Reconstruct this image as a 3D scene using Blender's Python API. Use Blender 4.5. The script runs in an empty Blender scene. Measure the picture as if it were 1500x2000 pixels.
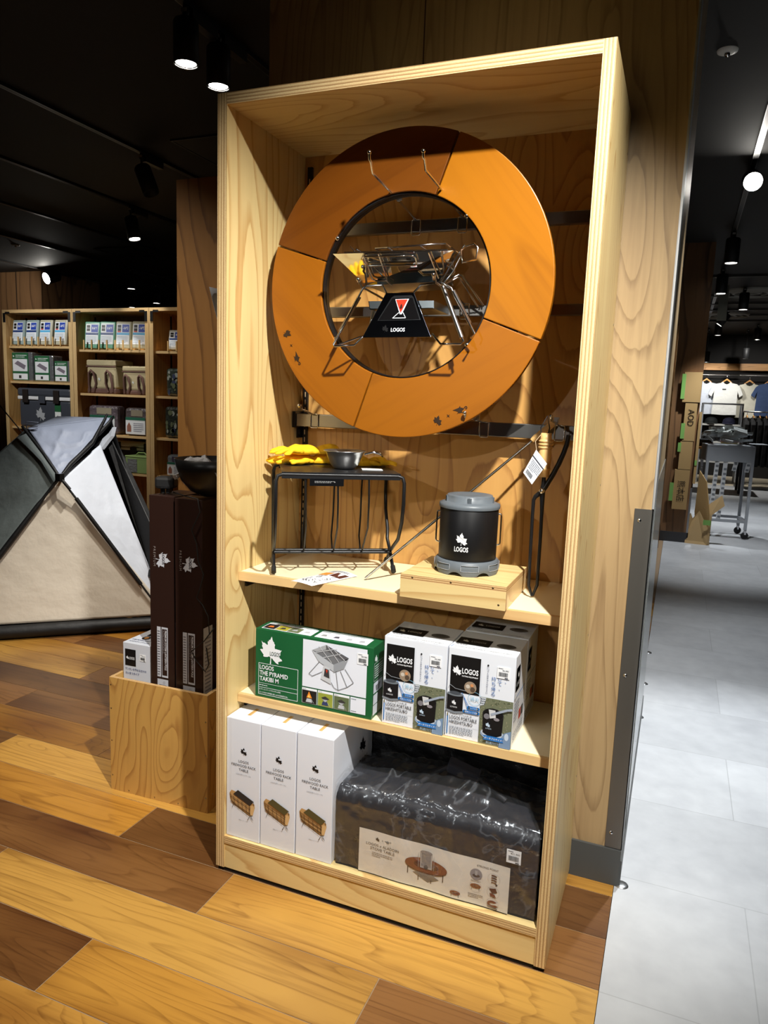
import bpy, bmesh, math, random
from mathutils import Vector, Matrix, noise
random.seed(7)
C = bpy.context.scene
COL = C.collection
PI = math.pi

# ------------------------------------------------------------------ camera
cam = bpy.data.cameras.new('camera')
cam.sensor_fit = 'VERTICAL'; cam.sensor_height = 24.0; cam.lens = 1420.28 / 2000 * 24.0
cam.clip_start = 0.02; cam.clip_end = 200
cam_ob = bpy.data.objects.new('camera', cam); COL.objects.link(cam_ob)
_yaw, _pitch, _roll = -0.3799, -0.1515, 0.0372
_f = Vector((math.sin(_yaw)*math.cos(_pitch), math.cos(_yaw)*math.cos(_pitch), math.sin(_pitch)))
_r = Vector((math.cos(_yaw), -math.sin(_yaw), 0)); _u = _r.cross(_f)
_r2 = _r*math.cos(_roll) + _u*math.sin(_roll); _u2 = -_r*math.sin(_roll) + _u*math.cos(_roll)
cam_ob.matrix_world = Matrix(((_r2.x, _u2.x, -_f.x, 1.0762), (_r2.y, _u2.y, -_f.y, -1.5448),
                              (_r2.z, _u2.z, -_f.z, 1.2928), (0, 0, 0, 1)))
C.camera = cam_ob

# ------------------------------------------------------------------ world, exposure
w = bpy.data.worlds.new('store_air'); C.world = w; w.use_nodes = True
w.node_tree.nodes['Background'].inputs[0].default_value = (0.9, 0.95, 1.0, 1)
w.node_tree.nodes['Background'].inputs[1].default_value = 0.04
C.view_settings.view_transform = 'Standard'; C.view_settings.look = 'None'
C.view_settings.exposure = 0.35; C.view_settings.gamma = 1.0
C.view_settings.use_curve_mapping = False

# ------------------------------------------------------------------ light of the track lamps outside and inside the frame, and one added spot
WARM = (1.0, 0.90, 0.76); WHITE = (1.0, 0.98, 0.925); COOL = (0.93, 0.97, 1.0)
def spot(name, loc, tgt, power, deg, blend=0.5, col=WHITE, rad=0.03):
    l = bpy.data.lights.new(name, 'SPOT'); l.energy = power; l.spot_size = math.radians(deg)
    l.spot_blend = blend; l.color = col; l.shadow_soft_size = rad
    o = bpy.data.objects.new(name, l); COL.objects.link(o); o.location = loc
    o.rotation_euler = (Vector(tgt) - Vector(loc)).to_track_quat('-Z', 'Y').to_euler()
    return o
KEYS = [  # (lamp position, aimed at, watts, cone, blend, colour)
    ((1.35, -1.03, 2.70), (0.38, 0.10, 0.85), 340, 62, 0.8, WHITE),
    ((3.10, -5.20, 2.70), (0.48, 0.15, 0.95), 110, 17, 0.9, WHITE),
    ((-0.75, -5.40, 2.70), (0.45, 0.15, 0.90), 125, 16, 0.9, WHITE),
    ((0.10, -1.10, 2.70), (0.10, -0.25, 0.0), 22, 50, 0.8, WHITE),
    ((-0.95, -0.45, 2.70), (-0.80, 0.40, 0.45), 80, 74, 0.9, WARM),
    ((1.36, 1.50, 2.70), (1.34, 1.15, 0.0), 250, 50, 0.8, COOL),
    ((1.36, 2.20, 2.70), (1.7, 2.4, 0.0), 120, 70, 0.9, COOL),
    ((-7.00, 5.10, 2.70), (-8.0, 6.30, 2.35), 30, 80, 0.9, WHITE),  # added spot to brighten the left clad column, not a visible lamp
]
for i, (a, b, e, d, bl, c) in enumerate(KEYS): spot('track_light', a, b, e, d, bl, c)

# ------------------------------------------------------------------ materials
def lin(c):
    return tuple(((v/255)/12.92 if v/255 <= 0.04045 else ((v/255+0.055)/1.055)**2.4) for v in c) + (1.0,)
_M = {}
def mat(rgb, rough=0.5, metal=0.0, spec=0.5, coat=0.0, emit=0.0, trans=0.0, alpha=1.0, bump=None, name=None, ior=1.45, aniso=0.0):
    key = (tuple(rgb), rough, metal, spec, coat, emit, trans, alpha, bump, name, aniso)
    if key in _M: return _M[key]
    m = bpy.data.materials.new(name or 'paint'); m.use_nodes = True
    nt = m.node_tree; b = nt.nodes['Principled BSDF']
    b.inputs['Base Color'].default_value = lin(rgb)
    b.inputs['Roughness'].default_value = rough; b.inputs['Metallic'].default_value = metal
    b.inputs['Specular IOR Level'].default_value = spec; b.inputs['Coat Weight'].default_value = coat
    b.inputs['Transmission Weight'].default_value = trans; b.inputs['IOR'].default_value = ior
    b.inputs['Alpha'].default_value = alpha
    if aniso: b.inputs['Anisotropic'].default_value = aniso
    if emit: b.inputs['Emission Color'].default_value = lin(rgb); b.inputs['Emission Strength'].default_value = emit
    if bump:
        sc, st, dist = bump
        n = nt.nodes.new('ShaderNodeTexNoise'); n.inputs['Scale'].default_value = sc; n.inputs['Detail'].default_value = 4
        tc = nt.nodes.new('ShaderNodeTexCoord'); nt.links.new(tc.outputs['Object'], n.inputs['Vector'])
        bp = nt.nodes.new('ShaderNodeBump'); bp.inputs['Strength'].default_value = st; bp.inputs['Distance'].default_value = dist
        nt.links.new(n.outputs['Fac'], bp.inputs['Height']); nt.links.new(bp.outputs['Normal'], b.inputs['Normal'])
    _M[key] = m
    return m

def wood(name, light, dark, axis='Z', scale=4.0, rings=9.0, line=0.5, knots=1.0, rough=0.45, stretch=0.12, coat=0.0,
         objcolor=False, fibre=0.25, mottle=None, spec=0.5, seed=0.0, bumpd=0.0004):
    """contour lines of a stretched noise field, bent round knots: the figure of rotary-cut veneer"""
    m = bpy.data.materials.new(name); m.use_nodes = True; nt = m.node_tree; L = nt.links
    N = lambda t, **k: _node(nt, t, **k)
    b = nt.nodes['Principled BSDF']; b.inputs['Roughness'].default_value = rough; b.inputs['Coat Weight'].default_value = coat
    b.inputs['Specular IOR Level'].default_value = spec
    tc = N('ShaderNodeTexCoord'); oi = N('ShaderNodeObjectInfo')
    off = N('ShaderNodeVectorMath', operation='MULTIPLY_ADD')
    cmb = N('ShaderNodeCombineXYZ')
    for i in range(3): L.new(oi.outputs['Random'], cmb.inputs[i])
    L.new(cmb.outputs[0], off.inputs[0]); off.inputs[1].default_value = (17.0, 31.0, 23.0); L.new(tc.outputs['Object'], off.inputs[2])
    mp = N('ShaderNodeMapping'); L.new(off.outputs[0], mp.inputs[0]); mp.inputs['Location'].default_value = (seed, seed*1.7, seed*.6)
    s = [1, 1, 1]; s['XYZ'.index(axis)] = stretch; mp.inputs['Scale'].default_value = s
    mp2 = N('ShaderNodeMapping'); L.new(off.outputs[0], mp2.inputs[0])
    s2 = [1, 1, 1]; s2['XYZ'.index(axis)] = 0.38; mp2.inputs['Scale'].default_value = s2
    n = N('ShaderNodeTexNoise'); n.inputs['Scale'].default_value = scale; n.inputs['Detail'].default_value = 1.2; n.inputs['Roughness'].default_value = 0.35
    L.new(mp.outputs[0], n.inputs['Vector'])
    vo = N('ShaderNodeTexVoronoi'); vo.inputs['Scale'].default_value = scale*0.75; L.new(mp2.outputs[0], vo.inputs['Vector'])
    ex = N('ShaderNodeMath', operation='MULTIPLY'); L.new(vo.outputs['Distance'], ex.inputs[0]); ex.inputs[1].default_value = -5.5
    ee = N('ShaderNodeMath', operation='EXPONENT'); L.new(ex.outputs[0], ee.inputs[0])
    ad = N('ShaderNodeMath', operation='MULTIPLY_ADD'); L.new(ee.outputs[0], ad.inputs[0]); ad.inputs[1].default_value = 0.42*knots; L.new(n.outputs['Fac'], ad.inputs[2])
    fi = N('ShaderNodeTexNoise'); fi.inputs['Scale'].default_value = 60; fi.inputs['Detail'].default_value = 4; fi.inputs['Roughness'].default_value = 0.6
    mp3 = N('ShaderNodeMapping'); L.new(off.outputs[0], mp3.inputs[0]); s3 = [1, 1, 1]; s3['XYZ'.index(axis)] = 0.04; mp3.inputs['Scale'].default_value = s3
    L.new(mp3.outputs[0], fi.inputs['Vector'])
    ad2 = N('ShaderNodeMath', operation='MULTIPLY_ADD'); L.new(fi.outputs['Fac'], ad2.inputs[0]); ad2.inputs[1].default_value = 0.014; L.new(ad.outputs[0], ad2.inputs[2])
    mu = N('ShaderNodeMath', operation='MULTIPLY'); L.new(ad2.outputs[0], mu.inputs[0]); mu.inputs[1].default_value = rings*2.2
    fr = N('ShaderNodeMath', operation='FRACT'); L.new(mu.outputs[0], fr.inputs[0])
    cr = N('ShaderNodeValToRGB'); e = cr.color_ramp.elements
    e[0].position = 0.0; e[0].color = (0, 0, 0, 1); e[1].position = 1.0; e[1].color = (1, 1, 1, 1)
    k = e.new(0.70); k.color = (0.16, 0.16, 0.16, 1); k = e.new(0.95); k.color = (1, 1, 1, 1); e[-1].position = 1.0; e[-1].color = (0.0, 0.0, 0.0, 1)
    L.new(fr.outputs[0], cr.inputs[0])
    lf = N('ShaderNodeMath', operation='MULTIPLY'); L.new(cr.outputs[0], lf.inputs[0]); lf.inputs[1].default_value = line
    f2 = N('ShaderNodeMath', operation='SUBTRACT'); L.new(fi.outputs['Fac'], f2.inputs[0]); f2.inputs[1].default_value = 0.5
    f3 = N('ShaderNodeMath', operation='MULTIPLY_ADD'); L.new(f2.outputs[0], f3.inputs[0]); f3.inputs[1].default_value = fibre*2.2; L.new(lf.outputs[0], f3.inputs[2])
    kn = N('ShaderNodeMapRange'); L.new(vo.outputs['Distance'], kn.inputs[0]); kn.inputs[1].default_value = 0.035; kn.inputs[2].default_value = 0.075
    kn.inputs[3].default_value = 0.9*min(knots, 1); kn.inputs[4].default_value = 0.0
    mx = N('ShaderNodeMath', operation='MAXIMUM'); mx.use_clamp = True; L.new(f3.outputs[0], mx.inputs[0]); L.new(kn.outputs[0], mx.inputs[1])
    mix = N('ShaderNodeMix', data_type='RGBA'); L.new(mx.outputs[0], mix.inputs[0])
    if objcolor:
        L.new(oi.outputs['Color'], mix.inputs[6])
        dk = N('ShaderNodeMix', data_type='RGBA', blend_type='MULTIPLY'); dk.inputs[0].default_value = 1.0
        L.new(oi.outputs['Color'], dk.inputs[6]); dk.inputs[7].default_value = (0.34, 0.25, 0.18, 1); L.new(dk.outputs[2], mix.inputs[7])
    else:
        mix.inputs[6].default_value = lin(light); mix.inputs[7].default_value = lin(dark)
    out = mix.outputs[2]
    if mottle:
        mo = N('ShaderNodeTexNoise'); mo.inputs['Scale'].default_value = mottle[1]; mo.inputs['Detail'].default_value = 3; L.new(mp2.outputs[0], mo.inputs['Vector'])
        rr = N('ShaderNodeMapRange'); L.new(mo.outputs['Fac'], rr.inputs[0]); rr.inputs[1].default_value = 0.42; rr.inputs[2].default_value = 0.72; rr.inputs[4].default_value = mottle[2]
        m2 = N('ShaderNodeMix', data_type='RGBA'); L.new(rr.outputs[0], m2.inputs[0]); L.new(out, m2.inputs[6])
        if objcolor:
            d3 = N('ShaderNodeMix', data_type='RGBA', blend_type='MULTIPLY'); d3.inputs[0].default_value = 1.0
            L.new(out, d3.inputs[6]); d3.inputs[7].default_value = lin(mottle[0]); L.new(d3.outputs[2], m2.inputs[7])
        else: m2.inputs[7].default_value = lin(mottle[0])
        out = m2.outputs[2]
    L.new(out, b.inputs['Base Color'])
    bp = N('ShaderNodeBump'); bp.inputs['Strength'].default_value = 0.35; bp.inputs['Distance'].default_value = bumpd
    bp.invert = True; L.new(mx.outputs[0], bp.inputs['Height']); L.new(bp.outputs['Normal'], b.inputs['Normal'])
    return m
def _node(nt, t, **k):
    n = nt.nodes.new(t)
    for a, v in k.items(): setattr(n, a, v)
    return n

def ply_edge(name, light, dark, layers=4.5):
    """glued layers seen on a cut edge: UV.y runs 0..1 through the thickness"""
    m = bpy.data.materials.new(name); m.use_nodes = True; nt = m.node_tree; L = nt.links
    b = nt.nodes['Principled BSDF']; b.inputs['Roughness'].default_value = 0.6
    uv = _node(nt, 'ShaderNodeUVMap'); uv.uv_map = 'UVMap'; sep = _node(nt, 'ShaderNodeSeparateXYZ'); L.new(uv.outputs[0], sep.inputs[0])
    mp = _node(nt, 'ShaderNodeMapping'); mp.inputs['Scale'].default_value = (12, 9, 1); L.new(uv.outputs[0], mp.inputs[0])
    n = _node(nt, 'ShaderNodeTexNoise'); n.inputs['Scale'].default_value = 1.0; n.inputs['Detail'].default_value = 6; n.inputs['Roughness'].default_value = 0.75; L.new(mp.outputs[0], n.inputs['Vector'])
    a = _node(nt, 'ShaderNodeMath', operation='MULTIPLY_ADD'); L.new(n.outputs['Fac'], a.inputs[0]); a.inputs[1].default_value = 0.12; L.new(sep.outputs[1], a.inputs[2])
    s = _node(nt, 'ShaderNodeMath', operation='MULTIPLY'); L.new(a.outputs[0], s.inputs[0]); s.inputs[1].default_value = layers
    f = _node(nt, 'ShaderNodeMath', operation='FRACT'); L.new(s.outputs[0], f.inputs[0])
    cr = _node(nt, 'ShaderNodeValToRGB'); e = cr.color_ramp.elements; e[0].color = lin(light); e[1].color = lin(light)
    for p, c in ((0.40, light), (0.5, dark), (0.58, (138, 102, 62)), (0.66, dark), (0.95, tuple(int((x+y)/2) for x, y in zip(light, dark)))):
        k = e.new(p); k.color = lin(c)
    L.new(f.outputs[0], cr.inputs[0])
    mp2 = _node(nt, 'ShaderNodeMapping'); mp2.inputs['Scale'].default_value = (260, 30, 1); L.new(uv.outputs[0], mp2.inputs[0])
    n2 = _node(nt, 'ShaderNodeTexNoise'); n2.inputs['Scale'].default_value = 1.0; n2.inputs['Detail'].default_value = 2; L.new(mp2.outputs[0], n2.inputs['Vector'])
    mr = _node(nt, 'ShaderNodeMapRange'); L.new(n2.outputs['Fac'], mr.inputs[0]); mr.inputs[1].default_value = 0.5; mr.inputs[2].default_value = 0.72; mr.inputs[4].default_value = 0.45
    mx = _node(nt, 'ShaderNodeMix', data_type='RGBA'); L.new(mr.outputs[0], mx.inputs[0]); L.new(cr.outputs[0], mx.inputs[6]); mx.inputs[7].default_value = lin((140, 105, 66))
    L.new(mx.outputs[2], b.inputs['Base Color'])
    return m

PLY_V = wood('plywood_upright_grain', (226, 200, 140), (188, 142, 80), 'Z', 4.6, 10, 0.75, 0.8, 0.42, 0.10, fibre=0.16, coat=0.12)
PLY_H = wood('plywood_level_grain', (226, 200, 140), (188, 142, 80), 'X', 4.6, 10, 0.7, 0.5, 0.42, 0.10, fibre=0.16, coat=0.12)
PLY_Y = wood('plywood_deep_grain', (228, 196, 142), (190, 138, 82), 'Y', 4.2, 8, 0.6, 0.5, 0.42, 0.12, fibre=0.16, coat=0.12)
PLY_BACK_SHADED = wood('plywood_back_shaded', (196, 148, 82), (138, 86, 38), 'Z', 5.0, 10, 0.6, 0.9, 0.45, 0.13, fibre=0.2, coat=0.1)  # same plywood as the sides; compartment shade put into a darker base colour
PLY_CRATE = wood('plywood_knotty', (206, 160, 86), (150, 98, 44), 'Z', 7.5, 6, 0.65, 2.0, 0.5, 0.26, fibre=0.15)
PLY_DARK = wood('plywood_rear', (164, 118, 64), (110, 72, 36), 'Z', 3.6, 9, 0.8, 1.0, 0.5, 0.16, fibre=0.15)
PINE = wood('solid_pine_edge', (226, 190, 132), (196, 146, 88), 'X', 5.0, 6, 0.5, 0.0, 0.5, 0.06, fibre=0.3)
EDGE = ply_edge('plywood_cut_edge', (226, 196, 142), (184, 146, 96), 3.5)
EDGE3 = ply_edge('plywood_cut_edge_thin', (222, 186, 130), (166, 122, 72), 2.5)
SHELF_TOP = mat((246, 232, 196), 0.35, bump=(40, 0.05, 0.0005), name='varnished_shelf_top')
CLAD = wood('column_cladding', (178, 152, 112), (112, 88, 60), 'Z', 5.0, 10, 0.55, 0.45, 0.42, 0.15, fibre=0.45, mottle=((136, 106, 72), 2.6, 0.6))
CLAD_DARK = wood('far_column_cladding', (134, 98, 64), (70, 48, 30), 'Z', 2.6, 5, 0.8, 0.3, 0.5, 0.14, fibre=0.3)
STEEL = mat((205, 205, 205), 0.10, 1.0, name='polished_steel')
STEEL_R = mat((170, 170, 172), 0.28, 1.0, name='brushed_steel')
STEEL_D = mat((150, 148, 145), 0.30, 1.0, name='dark_polished_tube')
MIRROR = mat((225, 225, 222), 0.05, 1.0, name='mirror_steel')
CHROME = mat((215, 215, 218), 0.12, 1.0, name='chrome_wire')
BLACK_M = mat((22, 22, 24), 0.38, 0.0, name='black_powder_coat')
BLACK_S = mat((14, 14, 16), 0.25, 0.0, name='black_gloss')
BLACK_P = mat((24, 24, 25), 0.55, 0.0, name='black_plastic')
GREY_P = mat((96, 103, 109), 0.42, 0.0, name='grey_plastic')
CARD_W = mat((232, 234, 238), 0.5, name='white_carton')
KRAFT = mat((178, 146, 96), 0.7, name='brown_cardboard')

# ------------------------------------------------------------------ mesh building
class MB:
    def __init__(s): s.v = []; s.f = []; s.m = []; s.uv = {}; s.sm = []
    def add(s, vs, fs, mi=0, uv=None, smooth=False):
        o = len(s.v); s.v += [tuple(p) for p in vs]
        for k, f in enumerate(fs):
            if uv: s.uv[len(s.f)] = uv[k]
            s.f.append(tuple(i + o for i in f)); s.m.append(mi if isinstance(mi, int) else mi[k]); s.sm.append(smooth)
        return s
    def box(s, x0, y0, z0, x1, y1, z1, mi=0):
        v = [(x0, y0, z0), (x1, y0, z0), (x1, y1, z0), (x0, y1, z0), (x0, y0, z1), (x1, y0, z1), (x1, y1, z1), (x0, y1, z1)]
        return s.add(v, [(0, 3, 2, 1), (4, 5, 6, 7), (0, 1, 5, 4), (1, 2, 6, 5), (2, 3, 7, 6), (3, 0, 4, 7)], mi)
    def obox(s, c, ax, ay, az, mi=0):
        c, ax, ay, az = map(Vector, (c, ax, ay, az)); v = []
        for k in (-1, 1):
            for a, b in ((-1, -1), (1, -1), (1, 1), (-1, 1)): v.append(c + ax*a + ay*b + az*k)
        return s.add(v, [(0, 3, 2, 1), (4, 5, 6, 7), (0, 1, 5, 4), (1, 2, 6, 5), (2, 3, 7, 6), (3, 0, 4, 7)], mi)
    def prism(s, poly, a, b, mi=0, smooth=False):
        """poly: list of 3-vectors; swept by vector from a to b (vectors added)"""
        n = len(poly); a = Vector(a); b = Vector(b)
        v = [Vector(p) + a for p in poly] + [Vector(p) + b for p in poly]
        return s.add(v, [tuple(range(n))[::-1], tuple(range(n, 2*n))] + [(i, (i+1) % n, n+(i+1) % n, n+i) for i in range(n)], mi, smooth=smooth)
    def tube(s, path, r, n=8, closed=False, mi=0, caps=True):
        P = [Vector(p) for p in path]; m = len(P); R = r if isinstance(r, (list, tuple)) else [r]*m
        vs = []; up = None
        for i, p in enumerate(P):
            if closed: t = (P[(i+1) % m] - P[i-1])
            else: t = P[min(i+1, m-1)] - P[max(i-1, 0)]
            t = t.normalized() if t.length > 1e-9 else Vector((0, 0, 1))
            if up is None:
                up = Vector((0, 0, 1)) if abs(t.z) < 0.9 else Vector((1, 0, 0))
            x = up - t*up.dot(t)
            if x.length < 1e-6: x = Vector((0, 1, 0)) - t*t.y
            x.normalize(); up = x; y = t.cross(x)
            for k in range(n):
                a = 2*PI*k/n; vs.append(p + (x*math.cos(a) + y*math.sin(a))*R[i])
        fs = []
        for i in range(m if closed else m-1):
            j = (i+1) % m
            for k in range(n): l = (k+1) % n; fs.append((i*n+k, i*n+l, j*n+l, j*n+k))
        s.add(vs, fs, mi, smooth=True)
        if not closed and caps:
            s.add(vs[:n], [tuple(range(n))[::-1]], mi); s.add(vs[-n:], [tuple(range(n))], mi)
        return s
    def lathe(s, prof, n=32, c=(0, 0, 0), mi=0, smooth=True, rfun=None):
        vs = []; c = Vector(c)
        for r, z in prof:
            for k in range(n):
                a = 2*PI*k/n; rr = r*(rfun(a, z) if rfun else 1); vs.append(c + Vector((rr*math.cos(a), rr*math.sin(a), z)))
        fs = [(i*n+k, i*n+(k+1) % n, (i+1)*n+(k+1) % n, (i+1)*n+k) for i in range(len(prof)-1) for k in range(n)]
        return s.add(vs, fs, mi, smooth=smooth)
    def grid(s, fn, nu, nv, mi=0, smooth=True, two=False):
        vs = [fn(i/nu, j/nv) for j in range(nv+1) for i in range(nu+1)]
        fs = [(j*(nu+1)+i, j*(nu+1)+i+1, (j+1)*(nu+1)+i+1, (j+1)*(nu+1)+i) for j in range(nv) for i in range(nu)]
        return s.add(vs, fs, mi, smooth=smooth)
    def build(s, name, mats, parent=None, loc=None, rot=None, bevel=0, solid=0, sub=0):
        me = bpy.data.meshes.new(name); me.from_pydata(s.v, [], s.f); me.update()
        if not isinstance(mats, (list, tuple)): mats = [mats]
        for m in mats: me.materials.append(m)
        for i, p in enumerate(me.polygons): p.material_index = min(s.m[i], len(mats)-1); p.use_smooth = s.sm[i]
        if s.uv:
            ul = me.uv_layers.new(name='UVMap')
            for fi, uvs in s.uv.items():
                for li, q in zip(me.polygons[fi].loop_indices, uvs): ul.data[li].uv = q
        o = bpy.data.objects.new(name, me); COL.objects.link(o)
        if parent is not None: o.parent = parent
        if loc is not None: o.location = loc
        if rot is not None: o.rotation_euler = rot
        if bevel:
            b = o.modifiers.new('bevel', 'BEVEL'); b.width = bevel; b.segments = 2; b.limit_method = 'ANGLE'
        if solid:
            b = o.modifiers.new('thick', 'SOLIDIFY'); b.thickness = solid; b.offset = 0
        if sub:
            b = o.modifiers.new('smooth', 'SUBSURF'); b.levels = sub; b.render_levels = sub
        return o

def tag(o, label=None, cat=None, group=None, kind=None):
    if label: o['label'] = label
    if cat: o['category'] = cat
    if group: o['group'] = group
    if kind: o['kind'] = kind
    return o
def thing(name, label, cat, loc=(0, 0, 0), rz=0.0, group=None, kind=None):
    o = bpy.data.objects.new(name, None); COL.objects.link(o); o.empty_display_size = 0.05
    o.location = loc; o.rotation_euler = (0, 0, rz)
    return tag(o, label, cat, group, kind)
def copy_tree(o, parent=None):
    c = o.copy(); COL.objects.link(c)
    if parent is not None: c.parent = parent
    for ch in [x for x in bpy.data.objects if x.parent == o]: copy_tree(ch, c)
    return c

def panel(name, x0, y0, z0, x1, y1, z1, thin, face, parent, edge=EDGE, grainaxis=None, loc=None):
    """plywood board: broad faces carry `face`, the cut edges carry `edge` with layers through the thickness"""
    lo = (x0, y0, z0); hi = (x1, y1, z1); ti = 'XYZ'.index(thin)
    V = [(x0, y0, z0), (x1, y0, z0), (x1, y1, z0), (x0, y1, z0), (x0, y0, z1), (x1, y0, z1), (x1, y1, z1), (x0, y1, z1)]
    F = [((0, 3, 2, 1), 2), ((4, 5, 6, 7), 2), ((0, 1, 5, 4), 1), ((1, 2, 6, 5), 0), ((2, 3, 7, 6), 1), ((3, 0, 4, 7), 0)]
    b = MB()
    for f, ax in F:
        pts = [V[i] for i in f]
        if ax == ti: b.add(pts, [(0, 1, 2, 3)], 0, [[(0, 0)]*4])
        else:
            la = [k for k in range(3) if k not in (ax, ti)][0]
            b.add(pts, [(0, 1, 2, 3)], 1, [[(p[la], (p[ti]-lo[ti])/(hi[ti]-lo[ti])) for p in pts]])
    o = b.build(name, [face, edge], parent, loc)
    return o

# ------------------------------------------------------------------ flat print on real faces
_txt = {}
def text_mesh(s, bold=0.0, spacing=1.0):
    k = (s, bold, spacing)
    if k in _txt: return _txt[k]
    cu = bpy.data.curves.new('t', 'FONT'); cu.body = s; cu.size = 1.0; cu.offset = bold; cu.resolution_u = 2; cu.space_character = spacing
    o = bpy.data.objects.new('t', cu); COL.objects.link(o)
    bpy.context.view_layer.update()
    me = bpy.data.meshes.new_from_object(o)
    vs = [(v.co.x, v.co.y) for v in me.vertices]; fs = [tuple(p.vertices) for p in me.polygons]
    bpy.data.objects.remove(o); bpy.data.curves.remove(cu); bpy.data.meshes.remove(me)
    if vs:
        x0 = min(v[0] for v in vs); x1 = max(v[0] for v in vs); y0 = min(v[1] for v in vs); y1 = max(v[1] for v in vs)
    else: x0 = y0 = 0; x1 = y1 = 1
    _txt[k] = (vs, fs, x0, y0, x1, y1)
    return _txt[k]
_lf = [(965, 645), (940, 690), (905, 770), (880, 800), (855, 785), (838, 868), (800, 858), (790, 905), (800, 985), (775, 1015), (720, 985), (640, 955), (615, 970), (570, 950), (525, 905), (545, 965),
       (568, 1050), (548, 1105), (580, 1160), (592, 1205), (570, 1235), (520, 1232), (462, 1268), (500, 1300), (560, 1370), (625, 1440), (600, 1490), (660, 1508), (740, 1490), (790, 1480), (850, 1440), (890, 1440),
       (918, 1480), (915, 1560), (893, 1715), (920, 1728), (945, 1715), (948, 1560), (955, 1480), (985, 1478), (1050, 1545), (1130, 1605), (1200, 1640), (1270, 1640), (1245, 1580), (1262, 1550), (1320, 1520), (1422, 1470),
       (1375, 1410), (1320, 1402), (1300, 1330), (1340, 1255), (1330, 1220), (1345, 1150), (1395, 1070), (1330, 1090), (1300, 1075), (1230, 1080), (1155, 1075), (1125, 1090), (1095, 1060), (1090, 1000), (1112, 925), (1075, 900),
       (1062, 830), (1035, 830), (1000, 770), (985, 700)]
LEAF = [((x-940)/960, (1150-y)/960 - (x-940)*.10/960) for x, y in _lf]
class Print:
    """coloured shapes lying on a face: origin o, axes u (right) and v (up) in metres, lifted along n; `curve` bends it"""
    def __init__(s, o, u, v, n=None, curve=None, eps=0.0005):
        s.o, s.u, s.v = Vector(o), Vector(u).normalized(), Vector(v).normalized()
        s.n = Vector(n).normalized() if n else s.u.cross(s.v); s.cols = []; s.b = MB(); s.curve = curve; s.eps = eps
    def P(s, x, y, l):
        if s.curve: return s.curve(x, y, s.eps*(1+l))
        return s.o + s.u*x + s.v*y + s.n*(s.eps*(1+l))
    def ci(s, c, rough=0.45, metal=0.0):
        k = (c, rough, metal)
        if k not in s.cols: s.cols.append(k)
        return s.cols.index(k)
    def poly(s, pts, c, l=0, **k):
        s.b.add([s.P(x, y, l) for x, y in pts], [tuple(range(len(pts)))], s.ci(c, **k)); return s
    def rect(s, x, y, w, h, c, l=0, **k): return s.poly([(x, y), (x+w, y), (x+w, y+h), (x, y+h)], c, l, **k)
    def frame(s, x, y, w, h, t, c, l=0):
        s.rect(x, y, w, t, c, l); s.rect(x, y+h-t, w, t, c, l); s.rect(x, y+t, t, h-2*t, c, l); s.rect(x+w-t, y+t, t, h-2*t, c, l); return s
    def circ(s, x, y, r, c, l=0, ry=None, n=20, **k):
        return s.poly([(x+r*math.cos(2*PI*i/n), y+(ry or r)*math.sin(2*PI*i/n)) for i in range(n)], c, l, **k)
    def ring(s, x, y, r, t, c, l=0, n=24, ry=None):
        ry = ry or r
        for i in range(n):
            a, b = 2*PI*i/n, 2*PI*(i+1)/n
            s.poly([(x+r*math.cos(a), y+ry*math.sin(a)), (x+r*math.cos(b), y+ry*math.sin(b)), (x+(r-t)*math.cos(b), y+(ry-t)*math.sin(b)), (x+(r-t)*math.cos(a), y+(ry-t)*math.sin(a))], c, l)
        return s
    def line(s, pts, t, c, l=0):
        for (a, b), (d, e) in zip(pts, pts[1:]):
            dx, dy = d-a, e-b; L = math.hypot(dx, dy) or 1; nx, ny = -dy/L*t/2, dx/L*t/2
            s.poly([(a-nx, b-ny), (d-nx, e-ny), (d+nx, e+ny), (a+nx, b+ny)], c, l)
        return s
    def text(s, t, x, y, h, c, l=1, w=None, bold=0.0, rot=0, align='l', sq=1.0, spacing=1.0):
        """x,y = baseline left (or centre / right); h = height of the glyph box; w = forced width"""
        vs, fs, x0, y0, x1, y1 = text_mesh(t, bold, spacing)
        k = h/(y1-y0 or 1); kx = (w/(x1-x0)) if w else k*sq; W = (x1-x0)*kx
        ox = {'l': 0, 'c': -W/2, 'r': -W}[align]; ca, sa = math.cos(rot), math.sin(rot)
        out = []
        for a, b in vs:
            px, py = (a-x0)*kx + ox, (b-y0)*k
            out.append(s.P(x + px*ca - py*sa, y + px*sa + py*ca, l))
        s.b.add(out, fs, s.ci(c)); return s
    def leaf(s, x, y, h, c, l=1, rot=0, **k):
        ca, sa = math.cos(rot), math.sin(rot); h = h/1.2
        return s.poly([(x + (a*ca - b*sa)*h, y + (a*sa + b*ca)*h) for a, b in LEAF], c, l, **k)
    def bars(s, x, y, w, h, c=(30, 30, 34), l=1, seed=1):
        r = random.Random(seed); p = x
        while p < x+w:
            t = w*r.choice((.02, .03, .05)); s.rect(p, y, min(t, x+w-p), h, c, l); p += t + w*r.choice((.02, .03))
        return s
    def greek(s, x, y, w, h, n, c=(90, 95, 105), l=1, seed=1, t=0.4):
        """body copy too small to read: word-length dashes in n lines"""
        r = random.Random(seed); lh = h/n
        for i in range(n):
            p = x; e = x + w*(1 if i < n-1 else r.uniform(.4, .9)); yy = y + h - (i+.75)*lh
            while p < e:
                q = min(w*r.uniform(.05, .14), e-p); s.rect(p, yy, q*.9, lh*t, c, l); p += q + w*.012
        return s
    def build(s, name, parent, label=None):
        o = s.b.build(name, [mat(c, r, m, name='print_ink') for c, r, m in s.cols], parent)
        if label: o['label'] = label
        return o
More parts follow.
